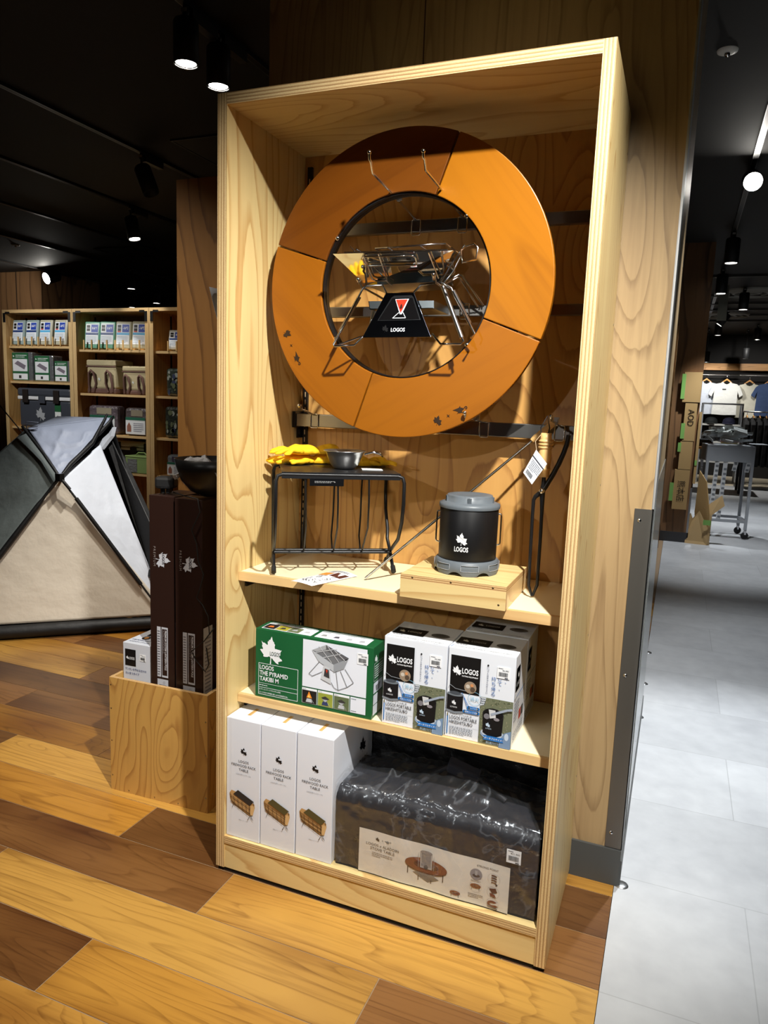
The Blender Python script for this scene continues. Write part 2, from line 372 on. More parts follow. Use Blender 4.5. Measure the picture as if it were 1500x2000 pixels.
def price_tag(p, x, y, w, h, price, l=2, seed=3):
    p.rect(x, y, w, h, (240, 242, 245), l); p.bars(x+w*.14, y+h*.18, w*.7, h*.36, l=l+1, seed=seed)
    p.text(price, x+w*.9, y+h*.62, h*.16, (40, 42, 50), l+1, align='r'); p.greek(x+w*.1, y+h*.8, w*.7, h*.14, 1, l=l+1, seed=seed)
    p.rect(x+w*.62, y+h*.04, w*.26, h*.07, (30, 34, 50), l+1)

# ================================================================== THE SETTING
XB = 1.022          # timber floor ends here, stone-look floor begins
floor = MB().box(-9.5, -7.6, -0.05, XB-0.002, 15.5, -0.006).build('floor', wood('floor_far', (196, 130, 62), (128, 78, 36), 'X', 3.0, 6, 0.6, 0.2, 0.35, 0.1, mottle=((120, 76, 40), 1.6, 0.5)))
tag(floor, kind='structure')
PLANK = wood('oak_plank', (200, 140, 70), (120, 70, 32), 'X', 7.0, 9, 0.40, 0.45, 0.34, 0.10, objcolor=True, fibre=0.80, mottle=((150, 110, 74), 3.2, 0.9), spec=0.45)
GOLD = [(190, 140, 62), (182, 130, 52), (196, 148, 70), (178, 126, 50)]
DARKP = [(120, 82, 44), (108, 72, 38), (132, 90, 48), (114, 76, 38)]
PITCH, LEN = 0.172, 1.142
seams = {-3: -.111, -2: .558, -1: .057, 0: -.343, 1: -1.13, 2: -.75, 3: -1.40, 5: -1.34, 4: -.9, -4: -.55}
tone = {(-3, 0): 1, (-3, 1): 0, (-2, -1): 1, (-2, 0): 0, (-2, 1): 1, (-1, 0): 1, (-1, 1): 0, (0, 0): 0, (0, 1): 1, (1, 0): 1, (1, 1): 0, (2, 0): 0, (2, 1): 0,
        (3, 1): 1, (3, 0): 1, (5, 0): 0, (5, 1): 1, (-4, 1): 0, (-4, 0): 1, (-4, 2): 0, (4, 1): 0}
full = None; rr = random.Random(5); npl = 0
for k in range(-11, 22):
    y0 = 0.003 + k*PITCH; s0 = seams.get(k, rr.uniform(-1.1, 0)); xmin = -3.2 if k < 2 else (-4.4 if k < 9 else -6.2)
    j0 = int(math.floor((xmin - s0)/LEN))
    for j in range(j0, 4):
        xa = s0 + j*LEN; xb = xa + LEN
        if xa >= XB-.02: continue
        if xb > XB or full is None or True:
            xb = min(xb, XB)
        if xb-xa < 0.03: continue
        if abs(xb-xa-LEN) < 1e-6:
            if full is None:
                o = MB().box(0.0014, 0.0014, -0.006, LEN-.0014, PITCH-.0014, 0).build('floor_plank', PLANK, floor); full = o
            else:
                o = full.copy(); COL.objects.link(o)
            o.location = (xa, y0, 0)
        else:
            o = MB().box(0.0014, 0.0014, -0.006, xb-xa-.0014, PITCH-.0014, 0).build('floor_plank', PLANK, floor, (xa, y0, 0))
        t = tone.get((k, j + 1 if (k in seams) else 9), 1 if rr.random() < .36 else 0)
        c = rr.choice(DARKP if t else GOLD); f = rr.uniform(.93, 1.05)
        o.color = lin(tuple(min(255, q*f) for q in c)); npl += 1
MB().box(-9.5, -7.6, -0.0062, XB-.002, 15.5, -0.0012).build('plank_joint_filler', mat((150, 126, 98), 0.7, name='joint_filler'), floor)

def stone():
    m = bpy.data.materials.new('pale_stone_floor'); m.use_nodes = True; nt = m.node_tree; L = nt.links; b = nt.nodes['Principled BSDF']
    tc = _node(nt, 'ShaderNodeTexCoord')
    n1 = _node(nt, 'ShaderNodeTexNoise'); n1.inputs['Scale'].default_value = 1.3; n1.inputs['Detail'].default_value = 6; n1.inputs['Roughness'].default_value = .6; L.new(tc.outputs['Object'], n1.inputs['Vector'])
    n2 = _node(nt, 'ShaderNodeTexNoise'); n2.inputs['Scale'].default_value = 14; n2.inputs['Detail'].default_value = 6; L.new(tc.outputs['Object'], n2.inputs['Vector'])
    br = _node(nt, 'ShaderNodeTexBrick'); br.offset = 0.5; br.inputs['Scale'].default_value = 1; br.inputs['Mortar Size'].default_value = 0.0015; br.inputs['Brick Width'].default_value = .9; br.inputs['Row Height'].default_value = .45
    br.inputs['Color1'].default_value = (.86, .86, .86, 1); br.inputs['Color2'].default_value = (1, 1, 1, 1); br.inputs['Mortar'].default_value = (.7, .7, .7, 1); L.new(tc.outputs['Object'], br.inputs['Vector'])
    ad = _node(nt, 'ShaderNodeMath', operation='MULTIPLY_ADD'); L.new(n2.outputs['Fac'], ad.inputs[0]); ad.inputs[1].default_value = .35; L.new(n1.outputs['Fac'], ad.inputs[2])
    cr = _node(nt, 'ShaderNodeValToRGB'); cr.color_ramp.elements[0].position = .45; cr.color_ramp.elements[0].color = lin((176, 178, 182)); cr.color_ramp.elements[1].position = .95; cr.color_ramp.elements[1].color = lin((214, 216, 218))
    L.new(ad.outputs[0], cr.inputs[0])
    mx = _node(nt, 'ShaderNodeMix', data_type='RGBA', blend_type='MULTIPLY'); mx.inputs[0].default_value = 1; L.new(cr.outputs[0], mx.inputs[6]); L.new(br.outputs['Color'], mx.inputs[7])
    L.new(mx.outputs[2], b.inputs['Base Color']); b.inputs['Roughness'].default_value = .42
    return m
tag(MB().box(XB, -7.6, -0.05, 9.0, 13.0, 0).build('floor_aisle', stone()), kind='structure')
tag(MB().box(XB, 13.0, -0.05, 9.0, 15.5, 0).build('floor_clothing_corner', wood('light_parquet', (226, 214, 190), (176, 150, 116), 'X', 1.2, 8, .9, 0, .4, .05)), kind='structure')
CEIL = mat((34, 33, 31), 0.75, name='black_ceiling')
tag(MB().box(-9.5, -7.6, 2.89, 9.0, 15.5, 2.95).build('ceiling', CEIL), kind='structure')
WALLD = mat((30, 29, 28), 0.8, name='dark_wall')
tag(MB().box(-9.6, -7.6, 0, -9.5, 15.5, 2.9).build('wall_left', WALLD), kind='structure')
tag(MB().box(9.0, -7.6, 0, 9.1, 15.5, 2.9).build('wall_right', WALLD), kind='structure')
tag(MB().box(-9.5, -7.7, 0, 9.0, -7.6, 2.9).build('wall_front', mat((70, 66, 60), 0.8, name='shop_wall')), kind='structure')
bw = tag(MB().box(-9.5, 15.2, 0, 9.0, 15.3, 2.9).build('wall_back', mat((30, 28, 27), 0.8, name='clothing_wall')), kind='structure')
MB().box(0.9, 15.0, 2.165, 6.0, 15.2, 2.30).build('timber_beam', wood('beam', (206, 150, 84), (150, 100, 50), 'X', 5, 7, .6, .3, .5, .1), bw)

# clad column behind the display unit
col = tag(MB().box(-0.107, 0.405, 0, 1.03, 1.66, 2.89).build('column_clad', CLAD), kind='structure')
for a, b in ((0.36, 0.363),): MB().box(a, 0.4035, 0.105, b, 0.4052, 2.89).build('cladding_joint', mat((70, 50, 34), .7, name='joint'), col)
MB().box(-0.11, 0.397, 0, 1.032, 0.405, 0.105).box(1.03, 0.4, 0, 1.036, 1.665, 0.075).build('baseboard_column', mat((74, 76, 76), .5, name='grey_baseboard'), col)
gd = MB().box(0.988, 0.4015, 0.107, 1.0325, 0.4049, 1.045).box(1.0302, 0.4015, 0.107, 1.0325, 0.50, 1.045).build('corner_guard', mat((118, 116, 112), .38, 0.75, name='brushed_guard'), col)
sc = MB()
for z in (0.18, 0.62, 1.015): sc.lathe([(0.0001, 0.0035), (0.003, 0.0028), (0.005, 0)], 12)
for i, z in enumerate((0.15, 0.60, 1.015)):
    o = MB().lathe([(0.0001, 0.0025), (0.0035, 0.002), (0.005, 0)], 12).build('screw', CHROME, gd, (0.995+0.006, 0.4015, z), (PI/2, 0, 0))
MB().box(1.0285, 0.4025, 1.047, 1.034, 0.4049, 2.885).box(1.0302, 0.400, 1.047, 1.034, 0.56, 2.885).build('corner_trim', mat((206, 208, 210), .42, .7, name='bright_aluminium'), col)
sk = MB().box(1.031, 0.57, 0.075, 1.034, 1.655, 1.1)
sk.build('clear_protector', mat((225, 232, 232), .12, 0, trans=.85, name='clear_sheet', ior=1.2), col)
# far clad column with its plinth, and the clad box on the left
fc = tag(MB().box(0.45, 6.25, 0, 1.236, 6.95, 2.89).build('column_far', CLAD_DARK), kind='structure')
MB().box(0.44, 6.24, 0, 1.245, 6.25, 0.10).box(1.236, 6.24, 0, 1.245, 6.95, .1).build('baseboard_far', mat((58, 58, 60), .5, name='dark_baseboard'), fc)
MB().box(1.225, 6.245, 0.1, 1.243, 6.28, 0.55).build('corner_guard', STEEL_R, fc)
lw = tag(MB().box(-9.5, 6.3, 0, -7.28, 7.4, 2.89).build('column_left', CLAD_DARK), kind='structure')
for x in (-9.0, -8.6, -8.2, -7.75): MB().box(x, 6.297, 0, x+.012, 6.301, 2.89).build('cladding_joint', mat((40, 28, 18), .7, name='joint_dark'), lw)
# ceiling: lighting tracks run away from the viewer, two dropped joints cross them
for i, x in enumerate((-0.965, -2.43, -3.50, -4.58, -5.75, -7.1, 1.36, 3.2)):
    y0, y1 = -3.4, 15.0
    if i == 0: y0, y1 = 0.2, 4.6
    t = thing('lighting_track', ['black lighting track carrying the two big lamps above the display unit', 'black lighting track second from the display unit, carrying the unlit tilted lamp',
        'black lighting track third from the display unit, carrying a small tilted lamp', 'thin black lighting track fourth from the display unit', 'thin black lighting track crossing above the far shelving',
        'farthest left black lighting track near the left clad column', 'black lighting track above the pale aisle on the right', 'black lighting track farthest to the right'][i], 'lighting track', (x, y0, 2.89), group='ceiling lighting tracks')
    MB().box(-.017, 0, -.02, .017, y1-y0, 0).build('rail', BLACK_M, t)
    MB().box(-.0175, 0, -.0205, -.013, y1-y0, -.0195).box(.013, 0, -.0205, .0175, y1-y0, -.0195).build('rail_lip', mat((110, 110, 110), .3, .8, name='track_lip'), t)
ce = bpy.data.objects['ceiling']
for k, (y, x0, x1) in enumerate(((6.85, -7.2, 0.4), (8.05, 1.25, 9), (9.6, 1.25, 9), (10.4, 1.25, 9), (11.1, 1.25, 9), (11.8, 1.25, 9), (12.6, 1.25, 9))):
    MB().box(x0, y, 2.86, x1, y+.03, 2.89).build('ceiling_joint', mat((64, 62, 58), .5, name='ceiling_trim'), ce)
for x, y, lab in ((-5.05, 5.45, 'square black access hatch in the ceiling above the far shelving'), (-1.85, 2.75, 'square black access hatch in the ceiling beside the plywood unit')):
    t = thing('ceiling_hatch', lab, 'hatch', (x, y, 2.89))
    s = .24
    MB().box(-s, -s, -.008, s, s, 0).build('hatch_door', mat((20, 20, 20), .6, name='hatch_black'), t)
    MB().box(-s-.012, -s-.012, -.011, s+.012, -s, 0).box(-s-.012, s, -.011, s+.012, s+.012, 0).box(-s-.012, -s, -.011, -s, s, 0).box(s, -s, -.011, s+.012, s, 0).build('frame', mat((60, 60, 60), .4, .5, name='hatch_frame'), t)
for x, y, lab in ((1.12, 2.26, 'round white sprinkler cover in the black ceiling right of the column'), (-6.1, 4.85, 'small round sprinkler cover in the black ceiling at upper left')):
    t = thing('sprinkler', lab, 'sprinkler', (x, y, 2.89))
    MB().lathe([(.045, 0), (.043, -.006), (.026, -.010), (.0001, -.010)], 24).build('cover_plate', mat((225, 222, 212), .4, name='sprinkler_white'), t)
    MB().lathe([(.012, -.010), (.012, -.02), (.006, -.026), (.0001, -.026)], 16).build('sprinkler_head', CHROME, t)
for x, y, lab in ((1.78, 9.45, 'large round ceiling air diffuser, nearer one above the aisle'), (1.55, 11.9, 'large round ceiling air diffuser, farther one above the aisle')):
    t = thing('air_diffuser', lab, 'air vent', (x, y, 2.89))
    b = MB()
    for r in (.42, .33, .24, .14): b.lathe([(r, 0), (r-.01, -.02), (r-.035, -.03), (r-.045, -.012), (r-.045, 0)], 36)
    b.build('diffuser_rings', mat((120, 118, 110), .5, name='diffuser_paint'), t)

def track_lamp(x, y, label, R=.05, H=.155, drop=.07, tilt=(0, 0), lit=6.0, power=0, deg=60, ztop=2.87, box=True, col=WHITE, group='track lamps', tgt=None):
    t = thing('track_lamp', label, 'lamp', (x, y, ztop), group=group)
    if box: MB().box(-.02, 0.02, -.045, .02, 0.20, -.001).build('driver_box', mat((40, 39, 37), .45, name='driver_black'), t)
    MB().lathe([(.012, 0), (.014, -.02), (.014, -.035), (.008, -.04), (.008, -drop), (.0001, -drop)], 16).build('stem', BLACK_M, t)
    MB().box(-.013, -.0145, -.028, .013, -.0125, -.012).build('rating_label', mat((190, 190, 186), .5, name='rating_label'), t)
    hd = MB().lathe([(.0001, 0), (R*.86, 0), (R, -.012), (R, -H), (R-.003, -H-.001), (R-.004, -H+.028), (.0001, -H+.03)], 32).build('lamp_head', BLACK_P, t, (0, 0, -drop), (tilt[0], tilt[1], 0))
    if lit:
        MB().lathe([(.0001, -H+.006), (R-.010, -H+.006), (R-.007, -H+.010)], 28).build('light_source', mat((255, 250, 240), .5, emit=lit, name='lamp_glow'), hd)
        MB().lathe([(R-.003, -H+.000), (R-.006, -H+.003), (R-.005, -H+.004), (R-.010, -H+.005)], 28).build('reflector_rings', STEEL, hd)
    if power:
        l = bpy.data.lights.new('track_light', 'SPOT'); l.energy = power; l.spot_size = math.radians(deg); l.spot_blend = .6; l.color = col; l.shadow_soft_size = .03
        o = bpy.data.objects.new('track_light', l); COL.objects.link(o); bpy.context.view_layer.update()
        m = Matrix.Translation((x, y, ztop-drop)) @ Matrix.Rotation(tilt[1], 4, 'Y') @ Matrix.Rotation(tilt[0], 4, 'X')
        p = m @ Vector((0, 0, -H-.012)); d = (m.to_3x3() @ Vector((0, 0, -1)))
        if tgt: d = Vector(tgt) - p
        o.location = p; o.rotation_euler = d.to_track_quat('-Z', 'Y').to_euler()
    return t
track_lamp(-0.965, 1.16, 'large lit black track lamp, left one of the pair above the display unit', .052, .17, .055, lit=14, power=60, deg=62, tgt=(-1.5, 1.0, 0), col=WARM)
track_lamp(-0.965, 1.39, 'large lit black track lamp, right one of the pair above the display unit', .052, .17, .055, lit=14, power=130, deg=50, tgt=(-1.85, 1.9, .6))
track_lamp(-2.43, 2.62, 'unlit black track lamp tilted to the left on the second track', .055, .19, .085, (0, -.42), lit=0)
track_lamp(-3.50, 3.74, 'lit black track lamp slightly tilted on the third track', .055, .19, .085, (0, -.22), lit=10, power=40, deg=55, tgt=(-3.6, 4.0, .9))
track_lamp(-5.75, 6.33, 'small lit black track lamp above the far shelving, nearest the plywood unit', .06, .19, .06, lit=8)
track_lamp(-6.3, 7.5, 'small lit black track lamp far back above the middle shelving bay', .06, .2, .07, lit=6)
track_lamp(-7.1, 7.9, 'tiny lit black track lamp farthest back above the middle shelving bay', .06, .2, .07, lit=6)
track_lamp(-6.95, 6.28, 'glaring track lamp facing the viewer in front of the left clad column', .078, .19, .05, (-1.15, .45), lit=90, power=0)
track_lamp(1.36, 3.98, 'glaring track lamp facing the viewer above the pale aisle', .058, .17, .06, (-1.2, -.05), lit=60)
track_lamp(1.36, 5.75, 'lit black track lamp just behind the glaring lamp above the aisle', .06, .21, .06, lit=10, power=140, deg=70, col=COOL)
track_lamp(1.36, 7.55, 'lit black track lamp second behind the glaring lamp above the aisle', .06, .21, .06, lit=10, power=130, deg=75, col=COOL)
track_lamp(1.68, 8.95, 'lit black track lamp in front of the nearer round ceiling diffuser', .06, .21, .06, lit=10, power=110, deg=75, col=COOL)
track_lamp(1.60, 11.1, 'small lit track lamp tilted to the left near the farther ceiling diffuser', .06, .2, .06, (0, .6), lit=10)
track_lamp(1.53, 12.4, 'small lit track lamp hanging below the tilted lamp over the aisle', .06, .2, .06, lit=9, power=120, deg=80)
track_lamp(2.20, 13.2, 'small lit track lamp at the far right above the hung shirts', .06, .2, .06, lit=9, power=70, deg=85, tgt=(2.2, 15.2, 1.3))
track_lamp(1.42, 13.9, 'tiny lit lamp low at the far left of the clothing corner ceiling', .06, .2, .42, lit=8, power=50, deg=85, tgt=(1.6, 15.2, 1.3))
track_lamp(2.1, 14.0, 'tiny lit lamp low in the middle of the clothing corner ceiling', .06, .2, .34, lit=8)
# glow on the shelving bays far left comes from lamps over the shopping side
spot('track_light', (-4.6, 2.2, 2.7), (-4.5, 4.0, 1.4), 105, 62, .8)
spot('track_light', (-3.3, 2.2, 2.7), (-3.2, 4.0, 1.3), 32, 50, .8, WARM)
for x, y, z in ((1.040, .41, 0), (1.026, 1.605, 0), (1.026, 2.02, 0), (1.026, 2.51, 0)):
    i = [.41, 1.605, 2.02, 2.51].index(y)
    t = MB().lathe([(.0001, .004), (.014, .004), (.018, .0015), (.019, 0)], 28).build('floor_stud', mat((170, 172, 174), .3, .9, name='stud_steel'), None, (x, y, 0))
    tag(t, ['flat round metal stud on the floor at the column corner', 'flat round metal stud nearest after the column along the floor edge', 'second flat round metal stud along the floor edge behind the column', 'farthest flat round metal stud along the floor edge'][i], 'floor stud', 'round studs along the floor edge')

# ================================================================== MAIN DISPLAY UNIT
W, H, T, D = 0.90, 1.991, 0.0256, 0.3885
Z1, Z2, ZB, YS = 0.8307, 0.4918, 0.1061, 0.0606
cab = thing('display_unit', 'tall open plywood display unit with camping gear, standing in front of the column', 'shelf unit', (0, 0, 0))
panel('side_panel', 0, 0, .012, T, .402, H, 'X', PLY_V, cab)
panel('side_panel', W-T, 0, .012, W, .402, H, 'X', PLY_V, cab)
panel('top_panel', T, 0, H-T, W-T, .402, H, 'Z', PLY_H, cab)
panel('back_panel', T, D, .02, W-T, D+.012, H-T, 'Y', PLY_BACK_SHADED, cab)
panel('bottom_panel', T, 0, ZB-.021, W-T, D, ZB, 'Z', PLY_H, cab)
panel('kick_panel', T, .003, .012, W-T, .023, ZB-.021, 'Y', PLY_H, cab)
MB().box(.004, .006, 0, W-.004, .395, .012).build('plinth', mat((12, 12, 12), .8, name='black_plinth'), cab)
for z in (Z1, Z2):
    s = MB().box(T+.001, YS+.012, z-.022, W-T-.001, D-.004, z).build('shelf', SHELF_TOP, cab)
    MB().box(T+.001, YS, z-.0225, W-T-.001, YS+.012, z+.0002).build('front_edge', PINE, s)
    for x in (T+.002, W-T-.010):
        MB().box(x, YS+.03, z-.045, x+.006, D-.006, z-.0225).build('shelf_bracket', BLACK_M, s)
    s['label'] = 'pale varnished shelf board'
for x in (T+.012, W-T-.026):
    u = MB().box(x, D-.009, .44, x+.014, D-.0005, H-T-.03).build('slotted_upright', BLACK_M, cab)
    b = MB()
    z = .46
    while z < H-.08: b.box(x+.0055, D-.0095, z, x+.0085, D-.0088, z+.014); z += .022
    tag(b.build('upright_slots', mat((196, 170, 128), .6, name='slot_light'), u), kind='stuff')
for i, (z0, z1) in enumerate(((1.734, 1.765), (1.518, 1.546), (1.211, 1.248))):
    r = MB().box(T+.014, .335, z0, W-T-.014, .350, z1).build('cross_rail', STEEL_D, cab, bevel=.002)
    for x in (T+.004, W-T-.014):
        MB().box(x, .330, z0-.004, x+.010, .384, z1+.006).box(x+.003, .35, z0-.035, x+.006, .384, z0-.004).build('rail_bracket', BLACK_S, r, bevel=.001)
scr = MB()
for z in (.2, .55, .95, 1.35, 1.75):
    for x in (.0, W):
        pass
for i, z in enumerate((1.9, 1.5, 1.1, .7, .3)):
    MB().lathe([(.0001, .0006), (.003, .0006), (.0032, 0)], 10).build('screw', STEEL_R, cab, (W, .385, z), (0, PI/2, 0))

# white sheet curling away from the outer left side of the unit
b = MB()
def sheet(u, v):
    x = -.003 - .092*(v**.75)*(1-.8*u); return (x, .10 + .20*u, 1.33 + .24*v - .01*u)
b.grid(sheet, 8, 10)
tag(b.build('paper_sheet', mat((226, 230, 240), .5, name='white_paper'), solid=.0006), 'white paper sheet curling off the left side of the display unit', 'paper')

# ------------------------------------------------------------------ hooks on the rails
def hook(x, zr, yt, zt, label, zclip=True, r=.0028, double=False):
    t = thing('display_hook', label, 'hook', (x, .3405, zr), group='chrome display hooks on the rails')
    dz = zt - zr
    MB().tube([(-.012, -.008, .018), (-.012, -.008, -.016), (-.009, -.008, -.019), (.009, -.008, -.019), (.012, -.008, -.016), (.012, -.008, .018), (.009, -.008, .020), (-.009, -.008, .020)], .0016, 6, True).tube([(-.012, -.008, .019), (-.012, .012, .019)], .0016, 6).tube([(.012, -.008, .019), (.012, .012, .019)], .0016, 6).build('hook_clip', CHROME, t)
    yl = yt - .3405
    P = [(0, -.008, .018), (0, -.02, .020), (0, yl*.5, .020+dz*.22), (0, yl+.020, .018+dz*.42), (0, yl+.010, .024+dz*.6), (0, yl+.002, dz*.9+.004), (0, yl, dz+.008)]
    a = MB().tube(P, r, 8); a.lathe([(.0001, -.005), (.004, -.003), (.0048, 0), (.004, .003), (.0001, .005)], 12, (0, yl, dz+.010)); a.build('hook_arm', CHROME, t)
    if zclip:
        MB().box(-.006, yl*.42-.005, .020+dz*.2, .006, yl*.42+.005, .034+dz*.2).box(-.002, yl*.42-.012, .016+dz*.2, .004, yl*.42-.002, .03+dz*.2).build('price_clip', mat((220, 224, 228), .15, trans=.6, name='clear_clip'), t)
    return t
hook(.387, 1.745, .015, 1.823, 'left chrome hook on the top rail reaching out over the ring table')
hook(.513, 1.745, .015, 1.815, 'right chrome hook on the top rail reaching out over the ring table')
hook(.330, 1.53, .10, 1.568, 'left chrome hook on the middle rail under the fire pit', False)
hook(.530, 1.53, .07, 1.568, 'right chrome hook on the middle rail under the fire pit', False)
hook(.100, 1.228, .24, 1.262, 'short chrome hook at the left end of the bottom rail', False)
hook(.600, 1.228, .14, 1.262, 'long empty chrome hook in the middle of the bottom rail')
hook(.795, 1.228, .185, 1.262, 'chrome hook at the right end of the bottom rail holding the tongs')

# ------------------------------------------------------------------ ring table
RC = Vector((.425, 0, 1.567)); RO, RI, YR = .362, .218, .15
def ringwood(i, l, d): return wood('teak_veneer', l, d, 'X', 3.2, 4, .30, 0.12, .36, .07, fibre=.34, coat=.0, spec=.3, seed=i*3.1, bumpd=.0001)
rt = thing('ring_table', 'large orange-brown wooden ring table in four segments, hanging upright in the unit', 'ring table', (RC.x, YR, RC.z))
angs = []
for q in ((0.5470, 0.1500, 1.9000), (0.7620, 0.1500, 1.4420), (0.3070, 0.1500, 1.2230), (0.0830, 0.1500, 1.6750)):
    angs.append(math.atan2(q[2]-RC.z, q[0]-RC.x))
sheen_tones = [((162, 99, 15), (122, 69, 10)), ((150, 88, 13), (110, 60, 9)), ((148, 86, 13), (108, 58, 9)), ((106, 57, 9), (74, 35, 6))]  # last, upper-left: weaker sheen there put into a darker base colour
grain_rot = [-.9, .5, -.75, .45]
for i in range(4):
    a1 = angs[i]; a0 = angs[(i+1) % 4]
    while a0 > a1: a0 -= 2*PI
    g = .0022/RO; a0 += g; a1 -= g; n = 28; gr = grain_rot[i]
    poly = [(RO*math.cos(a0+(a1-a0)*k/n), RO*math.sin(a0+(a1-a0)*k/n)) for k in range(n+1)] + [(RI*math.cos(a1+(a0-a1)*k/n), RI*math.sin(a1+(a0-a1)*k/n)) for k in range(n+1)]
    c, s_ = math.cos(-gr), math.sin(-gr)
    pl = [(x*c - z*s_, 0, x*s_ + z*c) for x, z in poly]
    o = MB().prism(pl[::-1], (0, 0, 0), (0, .018, 0)).build('table_segment', ringwood(i, *sheen_tones[i]), rt, (0, 0, 0), (0, -gr, 0), bevel=.0018)
b = MB()
for r0, r1, y0, y1 in ((RI-.004, RI-.0005, .006, .034), (RI-.0045, RI+.02, .019, .022)):
    b.lathe([(r0, y0), (r1, y0), (r1, y1), (r0, y1), (r0, y0)], 72)
o = b.build('inner_rim', BLACK_M, rt, rot=(-PI/2, 0, 0)); o.scale = (1, 1, 1)
for a in (2.55, 3.75, 5.6, .8):
    MB().lathe([(.0001, .004), (.004, .003), (.006, 0)], 12).build('bolt', CHROME, rt, ((RI-.002)*math.cos(a), .004, (RI-.002)*math.sin(a)), (PI/2, 0, 0))
for a in angs:
    MB().box(-.022, .019, -.012, .022, .030, .012).build('hinge_plate', BLACK_M, rt, ((RI+.06)*math.cos(a), 0, (RI+.06)*math.sin(a)), (0, -a, 0))
def lampmark(p, x, y, h, c, l=1, rot=0):
    ca, sa = math.cos(rot), math.sin(rot)
    def T_(pts): return [(x+(a*ca-b*sa)*h, y+(a*sa+b*ca)*h) for a, b in pts]
    p.poly(T_([(-.95, .12), (-.45, .22), (-.1, .30), (.25, .24), (.5, .08), (.3, -.08), (0, -.16), (-.35, -.12), (-.6, .02)]), c, l)
    p.poly(T_([(-.25, -.14), (.15, -.14), (.35, -.42), (.12, -.30), (-.05, -.34), (-.3, -.30), (-.5, -.44)]), c, l)
    p.poly(T_([(-.12, .30), (0, .48), (.1, .30)]), c, l)
    p.line(T_([(.45, .1), (.62, .28), (.82, .30), (.88, .12), (.74, .02), (.64, .12)]), h*.09, c, l)
pr = Print((RC.x, YR, RC.z), (1, 0, 0), (0, 0, 1), (0, -1, 0))
INK = (46, 30, 16)
def rel(q): return q[0]-RC.x, q[2]-RC.z
a = rel((0.1130, 0.1500, 1.4550)); pr.leaf(a[0], a[1], .026, INK, rot=-1.9)
a = rel((0.1240, 0.1500, 1.4260)); pr.line([(a[0]-.003, a[1]-.003), (a[0]+.003, a[1]+.003)], .0012, INK, 1); pr.line([(a[0]-.003, a[1]+.003), (a[0]+.003, a[1]-.003)], .0012, INK, 1)
a = rel((0.1410, 0.1500, 1.3930)); lampmark(pr, a[0], a[1], .020, INK, rot=-1.25)
a = rel((0.5310, 0.1500, 1.2520)); pr.leaf(a[0], a[1], .027, INK, rot=-.15)
a = rel((0.5570, 0.1500, 1.2630)); pr.line([(a[0]-.003, a[1]-.003), (a[0]+.003, a[1]+.003)], .0012, INK, 1); pr.line([(a[0]-.003, a[1]+.003), (a[0]+.003, a[1]-.003)], .0012, INK, 1)
a = rel((0.5860, 0.1500, 1.2780)); lampmark(pr, a[0], a[1], .020, INK, rot=.2)
o = pr.build('engraved_marks', None); o.parent = rt; o.matrix_parent_inverse = Matrix.Translation((-RC.x, -YR, -RC.z))

# ------------------------------------------------------------------ folding fire pit hung in front of the ring
fp = thing('fire_pit', 'shiny folding stainless steel fire pit on wire legs in the middle of the ring', 'fire pit', (.45, .12, 1.42))
FI = Matrix.Translation((-.45, -.12, -1.42))
def fpart(b, name, m, **k):
    par = k.pop('par', fp)
    o = b.build(name, m, par, **k)
    o.matrix_parent_inverse = FI if par is fp else Matrix()
    return o
TL, TR_, BL_, BR_ = map(Vector, ((0.2790, 0.0650, 1.6320), (0.5760, 0.0650, 1.6280), (0.3320, 0.1450, 1.5710), (0.5200, 0.1450, 1.5760)))
TBR, TBL = TR_ + Vector((-.02, .20, .0)), TL + Vector((.02, .20, 0)); BBR, BBL = BR_ + Vector((0, .12, 0)), BL_ + Vector((0, .12, 0))
def slab(q, th=.0012, nrm=None):
    q = [Vector(p) for p in q]; n = nrm or (q[1]-q[0]).cross(q[2]-q[0]).normalized()
    return MB().prism(q, -n*th/2, n*th/2)
fpart(slab([BL_, BR_, TR_, TL]), 'bowl_panel', MIRROR)
fpart(slab([BR_, BBR, TBR, TR_]), 'bowl_panel', MIRROR)
fpart(slab([BBR, BBL, TBL, TBR]), 'bowl_panel', MIRROR)
fpart(slab([BBL, BL_, TL, TBL]), 'bowl_panel', MIRROR)
fpart(slab([BL_, BR_, BBR, BBL]), 'bowl_floor', STEEL_R)
# slots in the front panel
e1 = (TR_-TL).normalized(); e2 = (TL-BL_); e2 = (e2 - e1*e2.dot(e1)).normalized(); nn = e1.cross(e2); nn = nn if nn.y < 0 else -nn
sp = Print(TL, e1, e2, nn, eps=.0012)
for sx in (.085, .145, .180): sp.rect(sx, -.024, .011, .005, (18, 16, 14))
for sx in (.128, .158, .172): sp.circ(sx, -.013, .0016, (18, 16, 14))
fpart(sp.b, 'vent_slots', [mat(c, r, m_, name='slot_dark') for c, r, m_ in sp.cols])
